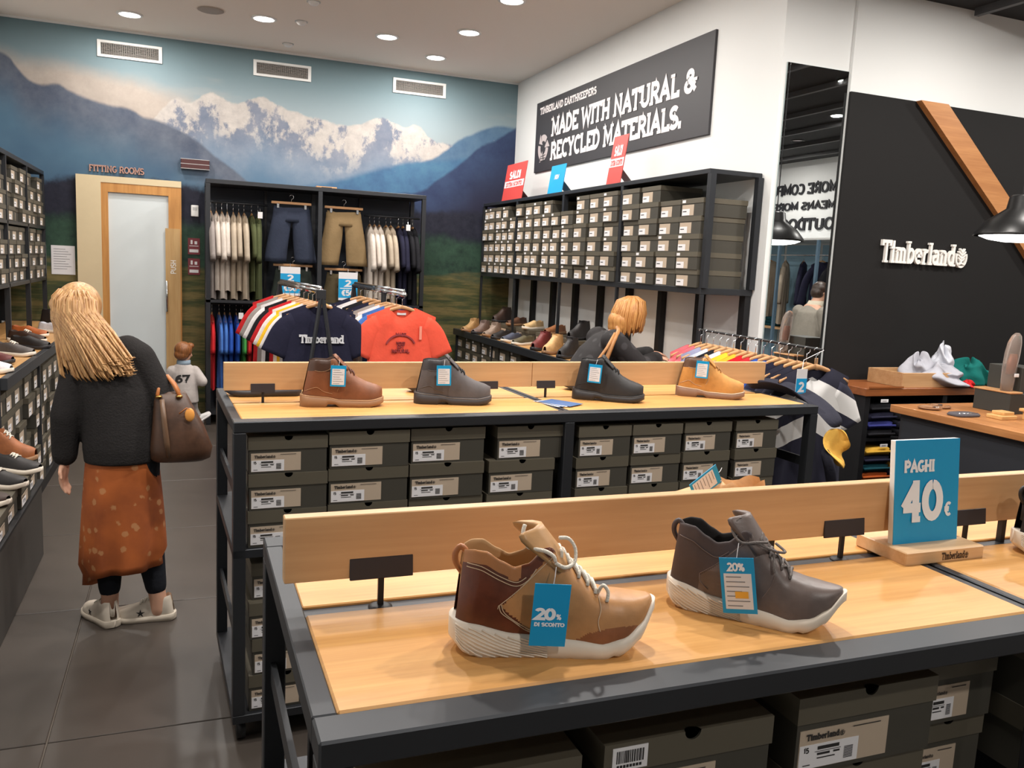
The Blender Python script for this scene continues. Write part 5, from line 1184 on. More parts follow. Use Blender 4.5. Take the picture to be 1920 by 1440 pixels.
rows3 = [(blocks('block_navy_white', [(0, cN), (0.05, cW), (0.15, cN), (0.21, cW), (0.31, cN)]), 'navy and white block tee at the front of the black rail'), (BN('navy', cN), 'navy tee with white chest second on the black rail'), (BN('navy', cN), 'navy tee with white chest third on the black rail'), (NAVY, 'plain dark navy tee fourth on the black rail'),
         (BN('blue', rgb(44, 84, 170)), 'royal blue and navy tee fifth on the black rail'), (BN('blue', rgb(44, 84, 170)), 'royal blue and navy tee sixth on the black rail'), (blocks('block_red', [(0, rgb(208, 38, 46)), (0.15, cN), (0.3, cN)]), 'red and navy tee seventh on the black rail'), (REDB, 'bright red tee eighth on the black rail'),
         (BN('yellow', rgb(244, 196, 50)), 'yellow white and navy tee ninth on the black rail'), (BN('yellow', rgb(244, 196, 50)), 'yellow white and navy tee tenth on the black rail'), (WHT2, 'cool white tee eleventh on the black rail'), (BLK, 'black tee with white print twelfth on the black rail'), (WHT2, 'cool white tee thirteenth on the black rail'), (LAV, 'lavender grey tee on the black rail'), (PINK, 'pink tee next to last on the black rail'), (PINK, 'pink tee last on the black rail')]
TS = [tee_mesh(21, 0.42, 0.62, 0.17, sw=0.075), tee_mesh(22, 0.42, 0.62, 0.17, sw=0.075)]
for i, (mt, nm) in enumerate(rows3):
    p = Vector(n3).lerp(Vector(f3), 0.03+0.94*i/(len(rows3)-1))
    garment('t_shirt', nm, 't-shirt', (p.x, p.y, p.z), random.uniform(-.06, .06), TS[i % 2], mt, 'tees on the black rail', 'wooden hanger holding the '+nm.split(' on ')[0], M_CHROME)
t = thing('rail_sign', 'blue and white card with a number 2 hanging before the navy and white tee', 'sign', (2.70, 3.155, 1.17))
MB().box(-0.03, 0.03, -0.002, 0, -0.07, 0.07).build('card', M_STICK, t); MB().box(-0.03, 0.03, -0.003, -0.002, -0.05, 0.025).build('blue_band', M_BLUE, t)
mb, wd = text_mb('2', 0.05, 0.22, True); put_text(mb, 'lettering', M_STICK, t, (-0.016, -0.0036, -0.04), (1, 0, 0), (0, 0, 1)); MB().tube([(0, 0, 0.068), (0.02, 0.02, 0.11), (0.16, 0.05, 0.155)], 0.0015, 5).build('string', M_STICK, t)
# dark jacket with yellow lining drooping over the end of the second table
def jacket():
    t = thing('jacket', 'charcoal jacket with yellow lining drooping past the table end', 'jacket', (0, 0, 0))
    path = [((2.50, 3.30, 1.150), 0.05, 0.030), ((2.58, 3.28, 1.165), 0.075, 0.035), ((2.66, 3.20, 1.150), 0.085, 0.040), ((2.73, 3.12, 1.105), 0.085, 0.045), ((2.785, 3.05, 1.045), 0.08, 0.045), ((2.815, 3.0, 0.99), 0.06, 0.04)]
    def strip(name, path, mat, seed):
        r = random.Random(seed); rings = []
        for i, (p, a, b) in enumerate(path):
            q = Vector(path[min(i+1, len(path)-1)][0])-Vector(path[max(i-1, 0)][0]); q.normalize(); side = q.cross(Vector((0, 0, 1))).normalized(); up = side.cross(q)
            rings.append([Vector(p)+side*((a+.012*math.sin(i*2.1+k))*math.cos(2*PI*k/18))+up*((b*.32+0.010*math.sin(k*1.7+i*1.3))*math.sin(2*PI*k/18)+.020*math.sin(k*.7+i)) for k in range(18)])
        o = MB().rings(rings).build(name, mat, t, True); m = o.modifiers.new('s', 'SUBSURF'); m.levels = m.render_levels = 2; return o
    strip('body', path, fabric('charcoal', 50, 50, 60), 1)
    strip('lining', [((2.80, 3.0, 0.985), 0.03, 0.02), ((2.79, 2.985, 0.94), 0.06, 0.03), ((2.78, 2.98, 0.89), 0.09, 0.03), ((2.79, 2.97, 0.845), 0.085, 0.03), ((2.82, 2.96, 0.81), 0.03, 0.02)], fabric('lining_yellow', 226, 176, 84), 2)
    strip('hem', [((2.73, 2.995, 0.90), 0.02, 0.02), ((2.75, 2.98, 0.83), 0.07, 0.03), ((2.77, 2.97, 0.76), 0.075, 0.03), ((2.78, 2.96, 0.62), 0.06, 0.03)], fabric('charcoal', 50, 50, 60), 3)
jacket()
# ================================================================== WARDROBE AGAINST THE MURAL
def wardrobe():
    t = thing('wardrobe', 'open dark steel clothes wardrobe standing against the mural', 'wardrobe', (0, 0, 0))
    x0, x1, xm, ya, yb = 0.175, 2.285, 1.225, 8.45, 8.97
    MB().box(x0, x1, ya, yb, 2.285, 2.325, 0.003).build('top_panel', M_STEEL, t); MB().box(x0, x1, ya, yb, 0.10, 0.14).build('base_panel', M_STEEL, t)
    for x in (x0, xm-0.02, x1-0.04):
        for y in (ya, yb-0.04): MB().box(x, x+0.04, y, y+0.04, 0.0, 2.285).build('post', M_STEEL, t)
    MB().box(x0+0.05, x1-0.05, yb-0.03, yb-0.01, 0.14, 2.285).build('back_panel', plain('wardrobe_back', rgb(36, 42, 52), 0.7), t)
    for xa, xb, z in ((x0, 0.75, 2.13), (1.70, x1, 2.10), (x0, xm, 1.16), (xm, x1, 1.16)): MB().tube([(xa, 8.70, z), (xb, 8.70, z)], 0.012, 8).build('hanging_bar', M_STEEL, t, True)
    for xa, xb in ((x0, xm), (xm, x1)): MB().box(xa, xb, ya, yb, 1.18, 1.205).build('mid_shelf', M_STEEL, t)
    for x in (0.75, 1.70): MB().box(x-0.012, x+0.012, yb-0.06, yb-0.03, 1.2, 2.285).build('slotted_strip', M_BLACK, t)
    return t
wardrobe()
LT = [tee_mesh(31, 0.46, 0.82, 0.34, (0.25, -0.97), 0.07, thick=0.036), tee_mesh(32, 0.46, 0.74, 0.30, (0.25, -0.97), 0.07, thick=0.034)]
def side_row(xs, z, mats, lab, grp, m=LT):
    for i, x in enumerate(xs):
        mt, nm = mats[i]
        garment('hanging_shirt', nm, 'shirt', (x, 8.70, z), PI/2+random.uniform(-.05, .05), m[i % len(m)], mt, grp, 'wooden hanger holding the '+nm.split(' in ')[0])
OLV, BEI, STN = fabric('olive', 78, 84, 56), fabric('beige', 178, 164, 146), fabric('stone', 204, 194, 184)
g_ = 'shirts on the upper left wardrobe bar'
side_row([0.225, 0.275, 0.325, 0.375, 0.43, 0.48, 0.53, 0.60, 0.66], 2.12, [(GREYF, 'grey long shirt in the wardrobe against its post'), (STN, 'first cream long shirt in the wardrobe'), (STN, 'second cream long shirt in the wardrobe'), (STN, 'third cream long shirt in the wardrobe'), (BEI, 'first beige long shirt in the wardrobe'), (BEI, 'second beige long shirt in the wardrobe'), (BEI, 'third beige long shirt in the wardrobe'), (OLV, 'first olive green long shirt in the wardrobe'), (OLV, 'second olive green long shirt in the wardrobe')], '', g_)
side_row([1.76, 1.81, 1.86, 1.93, 1.98, 2.06, 2.11, 2.16, 2.21], 2.09, [(STN, 'first cream shirt in the right half of the wardrobe'), (STN, 'second cream shirt in the right half of the wardrobe'), (STN, 'third cream shirt in the right half of the wardrobe'), (BEI, 'first taupe shirt in the right half of the wardrobe'), (BEI, 'second taupe shirt in the right half of the wardrobe'), (NAVY, 'first black navy shirt in the right half of the wardrobe'), (NAVY, 'second black navy shirt in the right half of the wardrobe'), (BLK, 'third black shirt in the right half of the wardrobe'), (BLK, 'fourth black shirt in the right half of the wardrobe')], '', 'shirts on the upper right wardrobe bar')
side_row([0.235, 0.30, 0.35, 0.40, 0.46, 0.52, 0.58, 0.65], 1.15, [(REDF, 'red polo in the wardrobe lower bar'), (BLUEF, 'first blue polo in the wardrobe lower bar'), (BLUEF, 'second blue polo in the wardrobe lower bar'), (BLUB, 'first royal blue polo in the wardrobe lower bar'), (BLUB, 'second royal blue polo in the wardrobe lower bar'), (fabric('green', 70, 150, 74), 'green polo in the wardrobe lower bar'), (REDF, 'second red polo in the wardrobe lower bar'), (NAVY, 'navy polo in the wardrobe lower bar')], '', 'polos on the lower wardrobe bar', [tee_mesh(33, 0.46, 0.72, 0.24, (0.25, -0.97), 0.075)])
for (x, z), lb in (((0.66, 2.02), 'small white size marker on the upper left wardrobe bar'), ((2.10, 1.99), 'small white size marker on the black navy shirts'), ((0.49, 1.06), 'small white size marker on the blue polos')):
    t = thing('size_marker', lb, 'marker', (x, 8.43, z), 0, 'white size markers'); MB().box(-0.022, 0.022, -0.003, 0, -0.03, 0.03, 0.0008).build('card', M_STICK, t); MB().tube([(0, 0, 0.028), (0, 0.02, 0.06), (0, 0.26, 0.095 if z > 1.5 else 0.085)], 0.002, 5).build('clip', M_CHROME, t)
def shorts_mesh(seed):
    r = random.Random(seed); mb = MB(); ph = r.uniform(0, 6)
    for sg in (-1, 1):
        rings = []
        for i in range(13):
            u = i/12; z = -0.02-0.52*u; cx = sg*lerp(0.085, 0.148, u**1.1); w_ = lerp(0.088, 0.108, u); th = lerp(0.03, 0.05, min(1, u*2))
            rings.append([(cx+w_*math.cos(a)+0.004*math.sin(5*u+ph), th*math.sin(a)+0.005*math.sin(a*3+u*9+ph), z) for a in [2*PI*k/18 for k in range(18)]])
        mb.rings(rings)
    rings = []
    for i in range(5):
        u = i/4; z = -0.0-0.15*u; rings.append([(lerp(0.165, 0.178, u)*math.cos(a), lerp(0.028, 0.042, u)*math.sin(a), z+0.02*(1-u)*(abs(math.cos(a))**3)-0.02*(1-u)) for a in [2*PI*k/24 for k in range(24)]])
    mb.rings(rings); return mb.mesh('shorts', True)
def shorts(label, loc, mat, seed, hlabel):
    o = link('shorts', shorts_mesh(seed), None, mat); o.location = loc; tag(o, label, 'shorts', 'shorts in the wardrobe')
    t = thing('trouser_hanger', hlabel, 'hanger', (loc[0], loc[1], loc[2]), 0, 'trouser hangers')
    MB().box(-0.19, 0.19, -0.008, 0.008, 0.018, 0.042, 0.003).build('wooden_bar', M_HANG, t)
    MB().tube([(0, 0, 0.04), (0, 0, 0.07)]+[(0.02*math.sin(q), 0, 0.09-0.02*math.cos(q)) for q in [0.3+k*0.5 for k in range(9)]]+[(0, 0.2, 0.10)], 0.0025, 6).build('hook', M_CHROME, t, True)
    for sg in (-1, 1): MB().box(sg*0.13-0.012, sg*0.13+0.012, -0.034, 0.034, -0.025, 0.02, 0.003).build('clip', M_CHROME, t)
DEN, KHA = fabric('denim', 52, 58, 74), fabric('khaki', 138, 116, 84)
shorts('dark denim shorts hanging in the left half of the wardrobe', (0.965, 8.58, 2.13), DEN, 1, 'wooden clip hanger of the dark denim shorts')
shorts('khaki shorts hanging in the right half of the wardrobe', (1.475, 8.58, 2.12), KHA, 2, 'wooden clip hanger of the khaki shorts')
shorts('dark green shorts below the denim shorts', (0.99, 8.62, 1.53), fabric('dark_green', 48, 54, 50), 3, 'wooden clip hanger of the dark green shorts')
shorts('brown camouflage shorts below the khaki shorts', (1.49, 8.62, 1.51), fabric('camo', 84, 74, 54), 4, 'wooden clip hanger of the brown camouflage shorts')
for x, z, lb in ((0.955, 1.405, 'blue 2 per 50 price card below the denim shorts'), (1.52, 1.375, 'blue 2 per 50 price card below the khaki shorts')):
    t = thing('price_card', lb, 'price card', (x, 8.52, z), 0, 'blue price cards'); MB().box(-0.095, 0.095, -0.004, 0, -0.14, 0.14, 0.001).build('card', M_STICK, t); MB().box(-0.095, 0.095, -0.005, -0.004, -0.115, 0.075).build('blue_panel', M_BLUE, t)
    for tx, h_, zz, ww in (('2', 0.07, -0.005, 0.06), ('€50', 0.06, -0.095, 0.13)):
        mb, wd = text_mb(tx, h_, 0.22, True); o = put_text(mb, 'lettering', M_STICK, t, (-ww/2, -0.0056, zz), (1, 0, 0), (0, 0, 1)); o.scale = (ww/wd, 1, 1)
    MB().box(-0.08, 0.08, -0.0058, -0.005, -0.024, -0.016).build('rule', M_STICK, t)
    MB().tube([(0, 0, 0.135), (0, 0.02, 0.17), (0, 0.09, 0.16)], 0.003, 5).build('clip', M_CHROME, t)
t = thing('wooden_block', 'small wooden brand block lying on top of the wardrobe', 'block', (1.30, 8.6, 2.3255)); MB().box(-0.1, 0.1, -0.03, 0.05, 0, 0.02, 0.002).build('block', M_HANG, t); MB().box(-0.05, 0.05, -0.0306, -0.03, 0.006, 0.014).build('print', M_INK, t)
# ------------------------------------------------------------------ promo cards standing on the right rack
for y0, y1, h_, mt, lb, kind in ((8.38, 7.80, 0.375, M_RED, 'red promotion card on the shoe rack next to the mural', 'red'), (7.18, 6.85, 0.255, M_BLUE, 'small blue promotion card on top of the shoe rack', 'blue'), (6.02, 5.78, 0.375, M_RED, 'red promotion card overlapping the black wall sign', 'red')):
    t = thing('promo_card', lb, 'promotion card', (3.07, (y0+y1)/2, 2.3155), 0, 'promotion cards on the shoe rack'); w_ = (y0-y1)/2*0.95
    q = MB().box(-0.003, 0.003, -w_, w_, 0, h_, 0.0008).build('card', mt, t); q.rotation_euler = (0, 0.14, 0)
    f = MB(); f.add([(0.04, -w_*.5, 0.12), (0.04, w_*.5, 0.12), (0.16, w_*.5, 0), (0.16, -w_*.5, 0)], [(0, 1, 2, 3)]); f.build('prop', M_STICK, t)
    txt = (('SALDI', 0.4, 0.10, 0.55), ('EXTRA SCONTO', 0.24, 0.055, 0.8)) if kind == 'red' else (('NEW', 0.5, 0.05, 0.3),)
    if kind == 'red': MB().box(-0.0042, -0.003, -w_*.95, w_*.95, h_*0.36, h_*0.36+0.065).build('white_band', M_STICK, q)
    for k, (tx, fz, hh, fw) in enumerate(txt):
        zz = h_*(0.36 if (kind == 'red' and k == 1) else 0.58 if kind == 'red' else 0.5)+(0.008 if k == 1 else 0); mb, wd = text_mb(tx, hh*.8, 0.22, True)
        o = put_text(mb, 'lettering', M_RED if (kind == 'red' and k == 1) else M_STICK, q, (-0.0046, w_*fw, zz), (0, -1, 0), (0, 0, 1)); o.scale = (2*w_*fw/wd, 1, 1)
# ================================================================== PEOPLE
V = lambda *a: Vector(a)
def add_hand(mb, wrist, d, n, s=1.0, curl=0.5, side=1):
    wrist = Vector(wrist); d = Vector(d).normalized(); n = Vector(n).normalized(); a = d.cross(n).normalized()*side
    M = Matrix((a, n, d)).transposed()
    mb.ell(wrist+d*0.045*s, (0.040*s, 0.017*s, 0.055*s), 14, 8, M)
    for k, ln in enumerate((0.070, 0.080, 0.075, 0.058)):
        p0 = wrist+d*0.082*s+a*(0.029-0.0195*k)*s; q1 = (d-n*curl*0.7).normalized(); q2 = (d-n*curl*1.7).normalized()
        p1 = p0+q1*ln*0.5*s; p2 = p1+q2*ln*0.5*s; mb.chain([p0-d*0.015*s, p0, p1, p2], [0.009*s, 0.0092*s, 0.0084*s, 0.0072*s], 8)
    p0 = wrist+d*0.022*s+a*0.030*s; p1 = p0+(a*0.75+d*0.65-n*0.2).normalized()*0.034*s; p2 = p1+(d*0.95+a*0.15-n*0.45).normalized()*0.030*s
    mb.chain([p0, p1, p2], [0.012*s, 0.0105*s, 0.0085*s], 8)
def add_head(mb, c, fwd, up=(0, 0, 1), s=1.0):
    c = Vector(c); f = Vector(fwd).normalized(); u = Vector(up); u = (u-f*u.dot(f)).normalized(); r = f.cross(u); M = Matrix((r, f, u)).transposed()
    mb.ell(c+u*0.02*s, (0.074*s, 0.092*s, 0.092*s), 20, 14, M); mb.ell(c+f*0.028*s-u*0.045*s, (0.055*s, 0.062*s, 0.068*s), 16, 10, M)
    mb.cap(c+f*0.090*s+u*0.005*s, c+f*0.108*s-u*0.028*s, 0.010*s, 0.015*s, 8)
    mb.ell(c+f*0.082*s-u*0.068*s, (0.022*s, 0.012*s, 0.009*s), 10, 6, M)
    for sg in (-1, 1): mb.ell(c+r*0.074*s*sg-u*0.005*s-f*0.005*s, (0.010*s, 0.020*s, 0.032*s), 10, 6, M)
    return M
def locks(name, mat, parent, items, n=6):
    mb = MB()
    for pts, r in items: mb.tube(pts, [r*0.8]+[r]*(len(pts)-2)+[r*0.25], n)
    return mb.build(name, mat, parent, True)
def hair_mat(name, a, b):
    t = NT(name); f = t.noise(t.obj((60, 60, 5)), 1.5, 5, 0.65); t.l(t.ramp(f, [(0.3, a), (0.7, b)]), t.b.inputs['Base Color']); t.b.inputs['Roughness'].default_value = 0.42; t.bump(f, 0.4, 0.004); return t.m
def person(label):
    o = thing('person', label, 'person', (0, 0, 0)); return o
# ---- shopper in dark cardigan and rust skirt
def woman_one():
    t = person('shopper with long blonde hair in dark cardigan and rust patterned skirt')
    sh_l, sh_r = V(-.425, 3.97, 1.155), V(-.185, 3.92, 1.19); el_l, wr_l = V(-.478, 3.93, .94), V(-.487, 3.95, .735); el_r, wr_r = V(-.085, 3.90, .985), V(-.115, 4.12, 1.00)
    b = MB(); add_head(b, (-.435, 4.03, 1.375), (-.55, .65, -.55), (-.15, .2, 1))
    b.chain([V(-.36, 3.97, 1.24), V(-.42, 4.01, 1.33)], [.05, .045])
    b.loft([(-.255, 3.92, .76, .14, .10), (-.26, 3.92, .85, .14, .10), (-.27, 3.925, 1.0, .12, .085), (-.29, 3.94, 1.12, .13, .085), (-.31, 3.95, 1.19, .11, .075), (-.34, 3.96, 1.25, .055, .05)])
    for sh, el, wr in ((sh_l, el_l, wr_l), (sh_r, el_r, wr_r)): b.chain([sh, el, wr], [.043, .036, .026])
    add_hand(b, wr_l, (-.12, -.02, -1), (-.9, .3, 0.1), 0.92, 0.5, -1); add_hand(b, wr_r, (-.1, 1, .1), (0, 0, 1), 0.92, 0.5, 1)
    hp = [(V(-.32, 3.93, .80), V(-.325, 3.96, .46), V(-.322, 3.93, .10)), (V(-.195, 3.92, .80), V(-.175, 3.93, .46), V(-.125, 3.905, .10))]
    for h_, k_, a_ in hp: b.chain([h_, k_, a_, a_+V(0, 0, -.05)], [.082, .054, .036, .036])
    remesh(b, 'body', 0.0065, M_SKIN, t, 3)
    lg = MB()
    for h_, k_, a_ in hp: lg.chain([h_, k_, a_.lerp(k_, .58), a_.lerp(k_, .16)], [.088, .060, .060, .046])
    remesh(lg, 'leggings', 0.008, fabric('legging', 34, 36, 42), t, 3)
    c = MB(); c.loft([(-.262, 3.92, .735, .150, .118), (-.262, 3.92, .80, .156, .122), (-.265, 3.92, .92, .150, .112), (-.275, 3.925, 1.04, .146, .106), (-.292, 3.94, 1.13, .146, .104), (-.315, 3.95, 1.20, .122, .095), (-.345, 3.965, 1.255, .070, .065)], 24)
    c.chain([sh_l, el_l, wr_l+V(0, 0, .03)], [.064, .060, .052]); c.chain([sh_r+V(-.05, .02, .035), sh_r, el_r, wr_r], [.058, .062, .058, .048]); c.chain([V(-.345, 3.965, 1.24), sh_r], [.05, .056]); c.chain([V(-.345, 3.965, 1.24), sh_l], [.05, .056])
    remesh(c, 'cardigan', 0.0085, plain('cardigan_knit', rgb(44, 42, 42), 0.95, spec=0.1, var=0.12, scale=14, bump=0.4, bscale=120), t, 5)
    # skirt
    m = NT('rust_print'); v = m.obj((1, 1, 1)); n1 = m.n('ShaderNodeTexVoronoi'); n1.inputs['Scale'].default_value = 17; n1.inputs['Randomness'].default_value = 1.0; m.l(v, n1.inputs['Vector'])
    nn = m.noise(v, 60, 4); spot = m.step(m.math('ADD', n1.outputs['Distance'], m.math('MULTIPLY', nn, 0.35)), 0.44, 0.36)
    base = m.ramp(m.noise(v, 5, 4), [(0.3, rgb(128, 62, 24)), (0.7, rgb(176, 92, 36))])
    m.l(m.mix(m.math('MULTIPLY', spot, 0.45), base, rgb(196, 152, 104)), m.b.inputs['Base Color']); m.b.inputs['Roughness'].default_value = 0.8; MC['rust_print'] = m.m
    s = MB(); rings = []; N = 40
    for i in range(16):
        u = i/15; z0 = .80-.57*u; ring = []
        for k in range(N):
            a = 2*PI*k/N; rx = lerp(.138, .178, u**.8)-(.02 if u > .93 else 0); ry = lerp(.105, .135, u); f = 0.010*u*math.sin(a*6+1.0+u*2)+0.006*u*math.sin(a*11)
            z = z0+(0.055*u**3)*math.cos(a+0.6)+0.02*u**4*math.sin(2*a); ring.append((-.262+(rx+f)*math.cos(a), 3.925+(ry+f)*math.sin(a), z))
        rings.append(ring)
    s.rings(rings[::-1], True, False); sk = s.build('skirt', m.m, t, True); md = sk.modifiers.new('t', 'SOLIDIFY'); md.thickness = 0.004
    # hair: cap plus long locks
    hm = hair_mat('hair_blonde', rgb(136, 88, 46), rgb(212, 168, 114)); h = MB(); M = Matrix.Rotation(-0.5, 3, 'Y')
    h.ell((-.428, 4.015, 1.40), (.092, .105, .100), 20, 14); h.ell((-.43, 3.975, 1.36), (.088, .085, .10), 18, 12); h.ell((-.50, 4.03, 1.40), (.045, .06, .04), 12, 8)
    h.ell((-.40, 3.93, 1.29), (.095, .05, .10), 16, 10); h.ell((-.36, 3.90, 1.22), (.10, .04, .07), 16, 10)
    remesh(h, 'hair', 0.008, hm, t, 6)
    r = random.Random(4); items = []
    for k in range(260):
        u = k/259; a = lerp(2.9, 5.6, u)+r.uniform(-.1, .1)
        st = V(-.43+.07*math.cos(a)*r.uniform(.3, 1), 4.0+.085*math.sin(a)*r.uniform(.4, 1), 1.47-r.uniform(0, .04))
        mid = V(-.43+.098*math.cos(a), 4.0+.11*math.sin(a), 1.36+r.uniform(-.02, .02))
        ex = lerp(-.49, -.215, u**.8)+r.uniform(-.02, .02); e = V(ex, lerp(3.93, 3.815, min(1, u*2.2))+r.uniform(-.012, .012), lerp(1.135, 1.15, u)+r.uniform(-.03, .05))
        q = mid.lerp(e, .5)+V(0, -.02, .015); items.append(([st, st.lerp(mid, .5)+V(.012*math.cos(a), .012*math.sin(a), .015), mid, q, e, e+V(.015, -.002, -.02 if u < .6 else .004)], r.uniform(.0035, .0065)))
    for k in range(60):
        e = V(-.475+r.uniform(-.02, .05), 3.93+r.uniform(-.03, .06), 1.14+r.uniform(-.03, .06)); items.append(([V(-.47, 4.05, 1.46), V(-.52, 4.05, 1.40), V(-.505, 4.0, 1.32), V(-.49, 3.96, 1.23)+V(r.uniform(-.015, .015), r.uniform(-.02, .02), 0), e], r.uniform(.0035, .006)))
    locks('hair_locks', hm, t, items)['kind'] = 'stuff'
    def sneaker(name, loc, deg):
        sm = plain('cream_sneaker', rgb(214, 202, 186), 0.6, var=0.08); q = make_shoe(name, '', '', loc, math.radians(deg), dict(LOWS, L=.255, h=[(0, .112), (.08, .112), (.2, .098), (.3, .105), (.36, .112), (.45, .096), (.6, .078), (.75, .066), (.9, .058), (1, .05)], op=(.29, .37), wt=.033), z_simple, plain('sneaker_sole', rgb(196, 184, 168), 0.6), dict(lining=sm, upper=sm), lace=(M_LACE, [.39, .44, .50, .56], 0.003, []), tongue=((.42, .32, .128, .022, .006), sm), ns=26, K=13)
        for k in ('label', 'category'): del q[k]
        q.parent = t; st = MB(); 
        for k in range(5):
            a = 2*PI*k/5+PI/2; st.add([(0.14+.02*math.cos(a), 0, .045+.02*math.sin(a)), (0.14+.007*math.cos(a+.63), 0, .045+.007*math.sin(a+.63)), (0.14, 0, .045), (0.14+.007*math.cos(a-.63), 0, .045+.007*math.sin(a-.63))], [(0, 1, 2, 3)])
        o = st.build('star_patch', M_INK, q); o.location = (0, 0.0455, 0); return q
    sneaker('left_sneaker', (-.300, 3.855, 0), 118); sneaker('right_sneaker', (-.052, 3.905, 0), 172)
    # handbag on the right forearm
    g = thing('handbag', 'dark brown leather tote with tan handles on the blonde shopper\'s arm', 'handbag', (0, 0, 0)); bm_ = leather('bag_brown', 74, 50, 36, 0.3, 0.45); tanm = leather('bag_tan', 176, 108, 58, 0.1, 0.5)
    lb = MB(); lb.loft([(-.030, 3.86, .742, .100, .045), (-.025, 3.86, .755, .122, .062), (-.022, 3.86, .80, .128, .070), (-.035, 3.86, .90, .105, .062), (-.055, 3.865, .99, .078, .045), (-.065, 3.87, 1.035, .066, .026), (-.065, 3.87, 1.045, .060, .012)], 32, 2.6)
    body = lb.build('bag_body', bm_, g, True)
    MB().tube([(-.098, 3.815, 1.02), (-.090, 3.80, .93), (-.080, 3.792, .84), (-.072, 3.80, .77)], [.011, .013, .013, .010], 6).build('side_trim', leather('bag_trim', 104, 78, 58, 0.1), g, True)
    for y in (3.845, 3.895):
        MB().tube([(-.118, y, 1.02), (-.112, y+.01, 1.06), (-.098, 3.905, 1.105), (-.078, 3.91, 1.108), (-.050, y+.01, 1.075), (-.022, y, 1.02)], .0085, 8).build('handle', tanm, g, True)
    MB().ell((.012, 3.795, .955), (.020, .008, .030), 12, 8).build('tan_tag', plain('tag_orange', rgb(222, 150, 70), 0.5), g, True); MB().tube([(-.03, 3.80, .96), (.0, 3.795, .985), (.012, 3.793, .98)], .003, 5).build('tag_strap', tanm, g, True)
    for x in (-.112, -.03): MB().lathe([(.006, -.004), (.014, -.004), (.014, .004), (.006, .004)], 12, (x, 3.835, 1.03)).build('ring', plain('brass', rgb(200, 160, 90), 0.3, 1.0), g, True)
woman_one()
# ---- small child running by the wardrobe
def child():
    t = person('small child in pale grey jacket numbered 67 with grey trousers'); cx, cy = -.02, 8.2
    b = MB(); add_head(b, (cx+.0, cy, .735), (.75, .6, -.2), s=0.80); b.chain([V(cx-.005, cy, .60), V(cx, cy, .68)], [.035, .035]); b.loft([(cx+.01, cy, .28, .085, .07), (cx, cy, .45, .09, .075), (cx-.01, cy, .60, .075, .06)])
    b.chain([V(cx+.10, cy, .555), V(cx+.15, cy-.03, .46), V(cx+.13, cy+.10, .45)], [.033, .028, .022]); b.chain([V(cx-.11, cy, .555), V(cx-.14, cy+.03, .45), V(cx-.10, cy+.14, .44)], [.033, .028, .022])
    add_hand(b, V(cx+.13, cy+.10, .45), (0, 1, .1), (0, 0, 1), .55, .5, 1); add_hand(b, V(cx-.10, cy+.14, .44), (.2, 1, .1), (0, 0, 1), .55, .5, 1)
    lr = [V(cx+.05, cy, .30), V(cx+.07, cy+.05, .185), V(cx+.135, cy-.02, .075)]; ll = [V(cx-.04, cy, .30), V(cx-.05, cy+.06, .17), V(cx-.06, cy+.02, .05)]
    for q in (lr, ll): b.chain(q, [.045, .036, .028])
    remesh(b, 'body', 0.006, M_SKIN, t, 3)
    tr = MB(); tr.chain(lr[:2]+[lr[2].lerp(lr[1], .1)], [.062, .052, .045]); tr.chain(ll[:2]+[ll[2].lerp(ll[1], .1)], [.062, .052, .045]); tr.loft([(cx+.005, cy, .25, .09, .08), (cx, cy, .34, .10, .085)]); remesh(tr, 'trousers', 0.008, fabric('child_trousers', 140, 136, 134), t, 4)
    jm = fabric('child_jacket', 196, 188, 184); j = MB(); j.loft([(cx+.01, cy, .27, .115, .095), (cx+.005, cy, .33, .118, .10), (cx, cy, .45, .115, .095), (cx-.005, cy, .55, .112, .085), (cx-.008, cy, .61, .075, .062), (cx-.005, cy, .635, .05, .045)])
    j.chain([V(cx+.09, cy, .56), V(cx+.155, cy-.03, .465), V(cx+.135, cy+.08, .455)], [.05, .048, .04]); j.chain([V(cx-.10, cy, .56), V(cx-.145, cy+.03, .455), V(cx-.105, cy+.12, .445)], [.05, .046, .04]); remesh(j, 'jacket', 0.008, jm, t, 4)
    o = MB().loft([(cx-.005, cy, .615, .062, .055), (cx-.003, cy, .66, .058, .052)], 18).build('collar', fabric('child_collar', 150, 168, 184), t, True)
    mb, wd = text_mb('67', 0.075, 0.2, True, 0.02); q = put_text(mb, 'number', M_INK, t, (cx-.075, cy-.092, .46), (1, 0.02, 0), (0, 0, 1)); q.scale = (.12/wd, 1, 1)
    hm = hair_mat('hair_brown', rgb(96, 58, 32), rgb(168, 108, 62)); h = MB(); h.ell((cx-.008, cy-.008, .755), (.078, .085, .078), 18, 12); h.ell((cx-.02, cy-.03, .715), (.068, .06, .055), 14, 10); h.ell((cx+.05, cy+.02, .79), (.04, .045, .03), 10, 8); remesh(h, 'hair', 0.007, hm, t, 3)
    for nm, loc, dg, ry in (('right_shoe', (cx+.105, cy-.035, .068), 22, 0.55), ('left_shoe', (cx-.06, cy-.03, 0), 95, 0)):
        sm = plain('child_shoe_white', rgb(226, 224, 222), 0.55); q = make_shoe(nm, '', '', loc, math.radians(dg), dict(LOWS, L=.16, h=[(f, z*.62) for f, z in LOWS['h']], zb=[(f, z*.62) for f, z in LOWS['zb']], zs=[(f, z*.6) for f, z in LOWS['zs']], wb=[(f, z*.66) for f, z in LOWS['wb']]), z_simple, sm, dict(lining=sm, upper=sm), ns=18, K=9, rx=0)
        q.rotation_euler = (0, -ry*0.0, math.radians(dg)); q.rotation_euler.rotate_axis('Y', -ry)
        for k in ('label', 'category'): del q[k]
        q.parent = t
child()
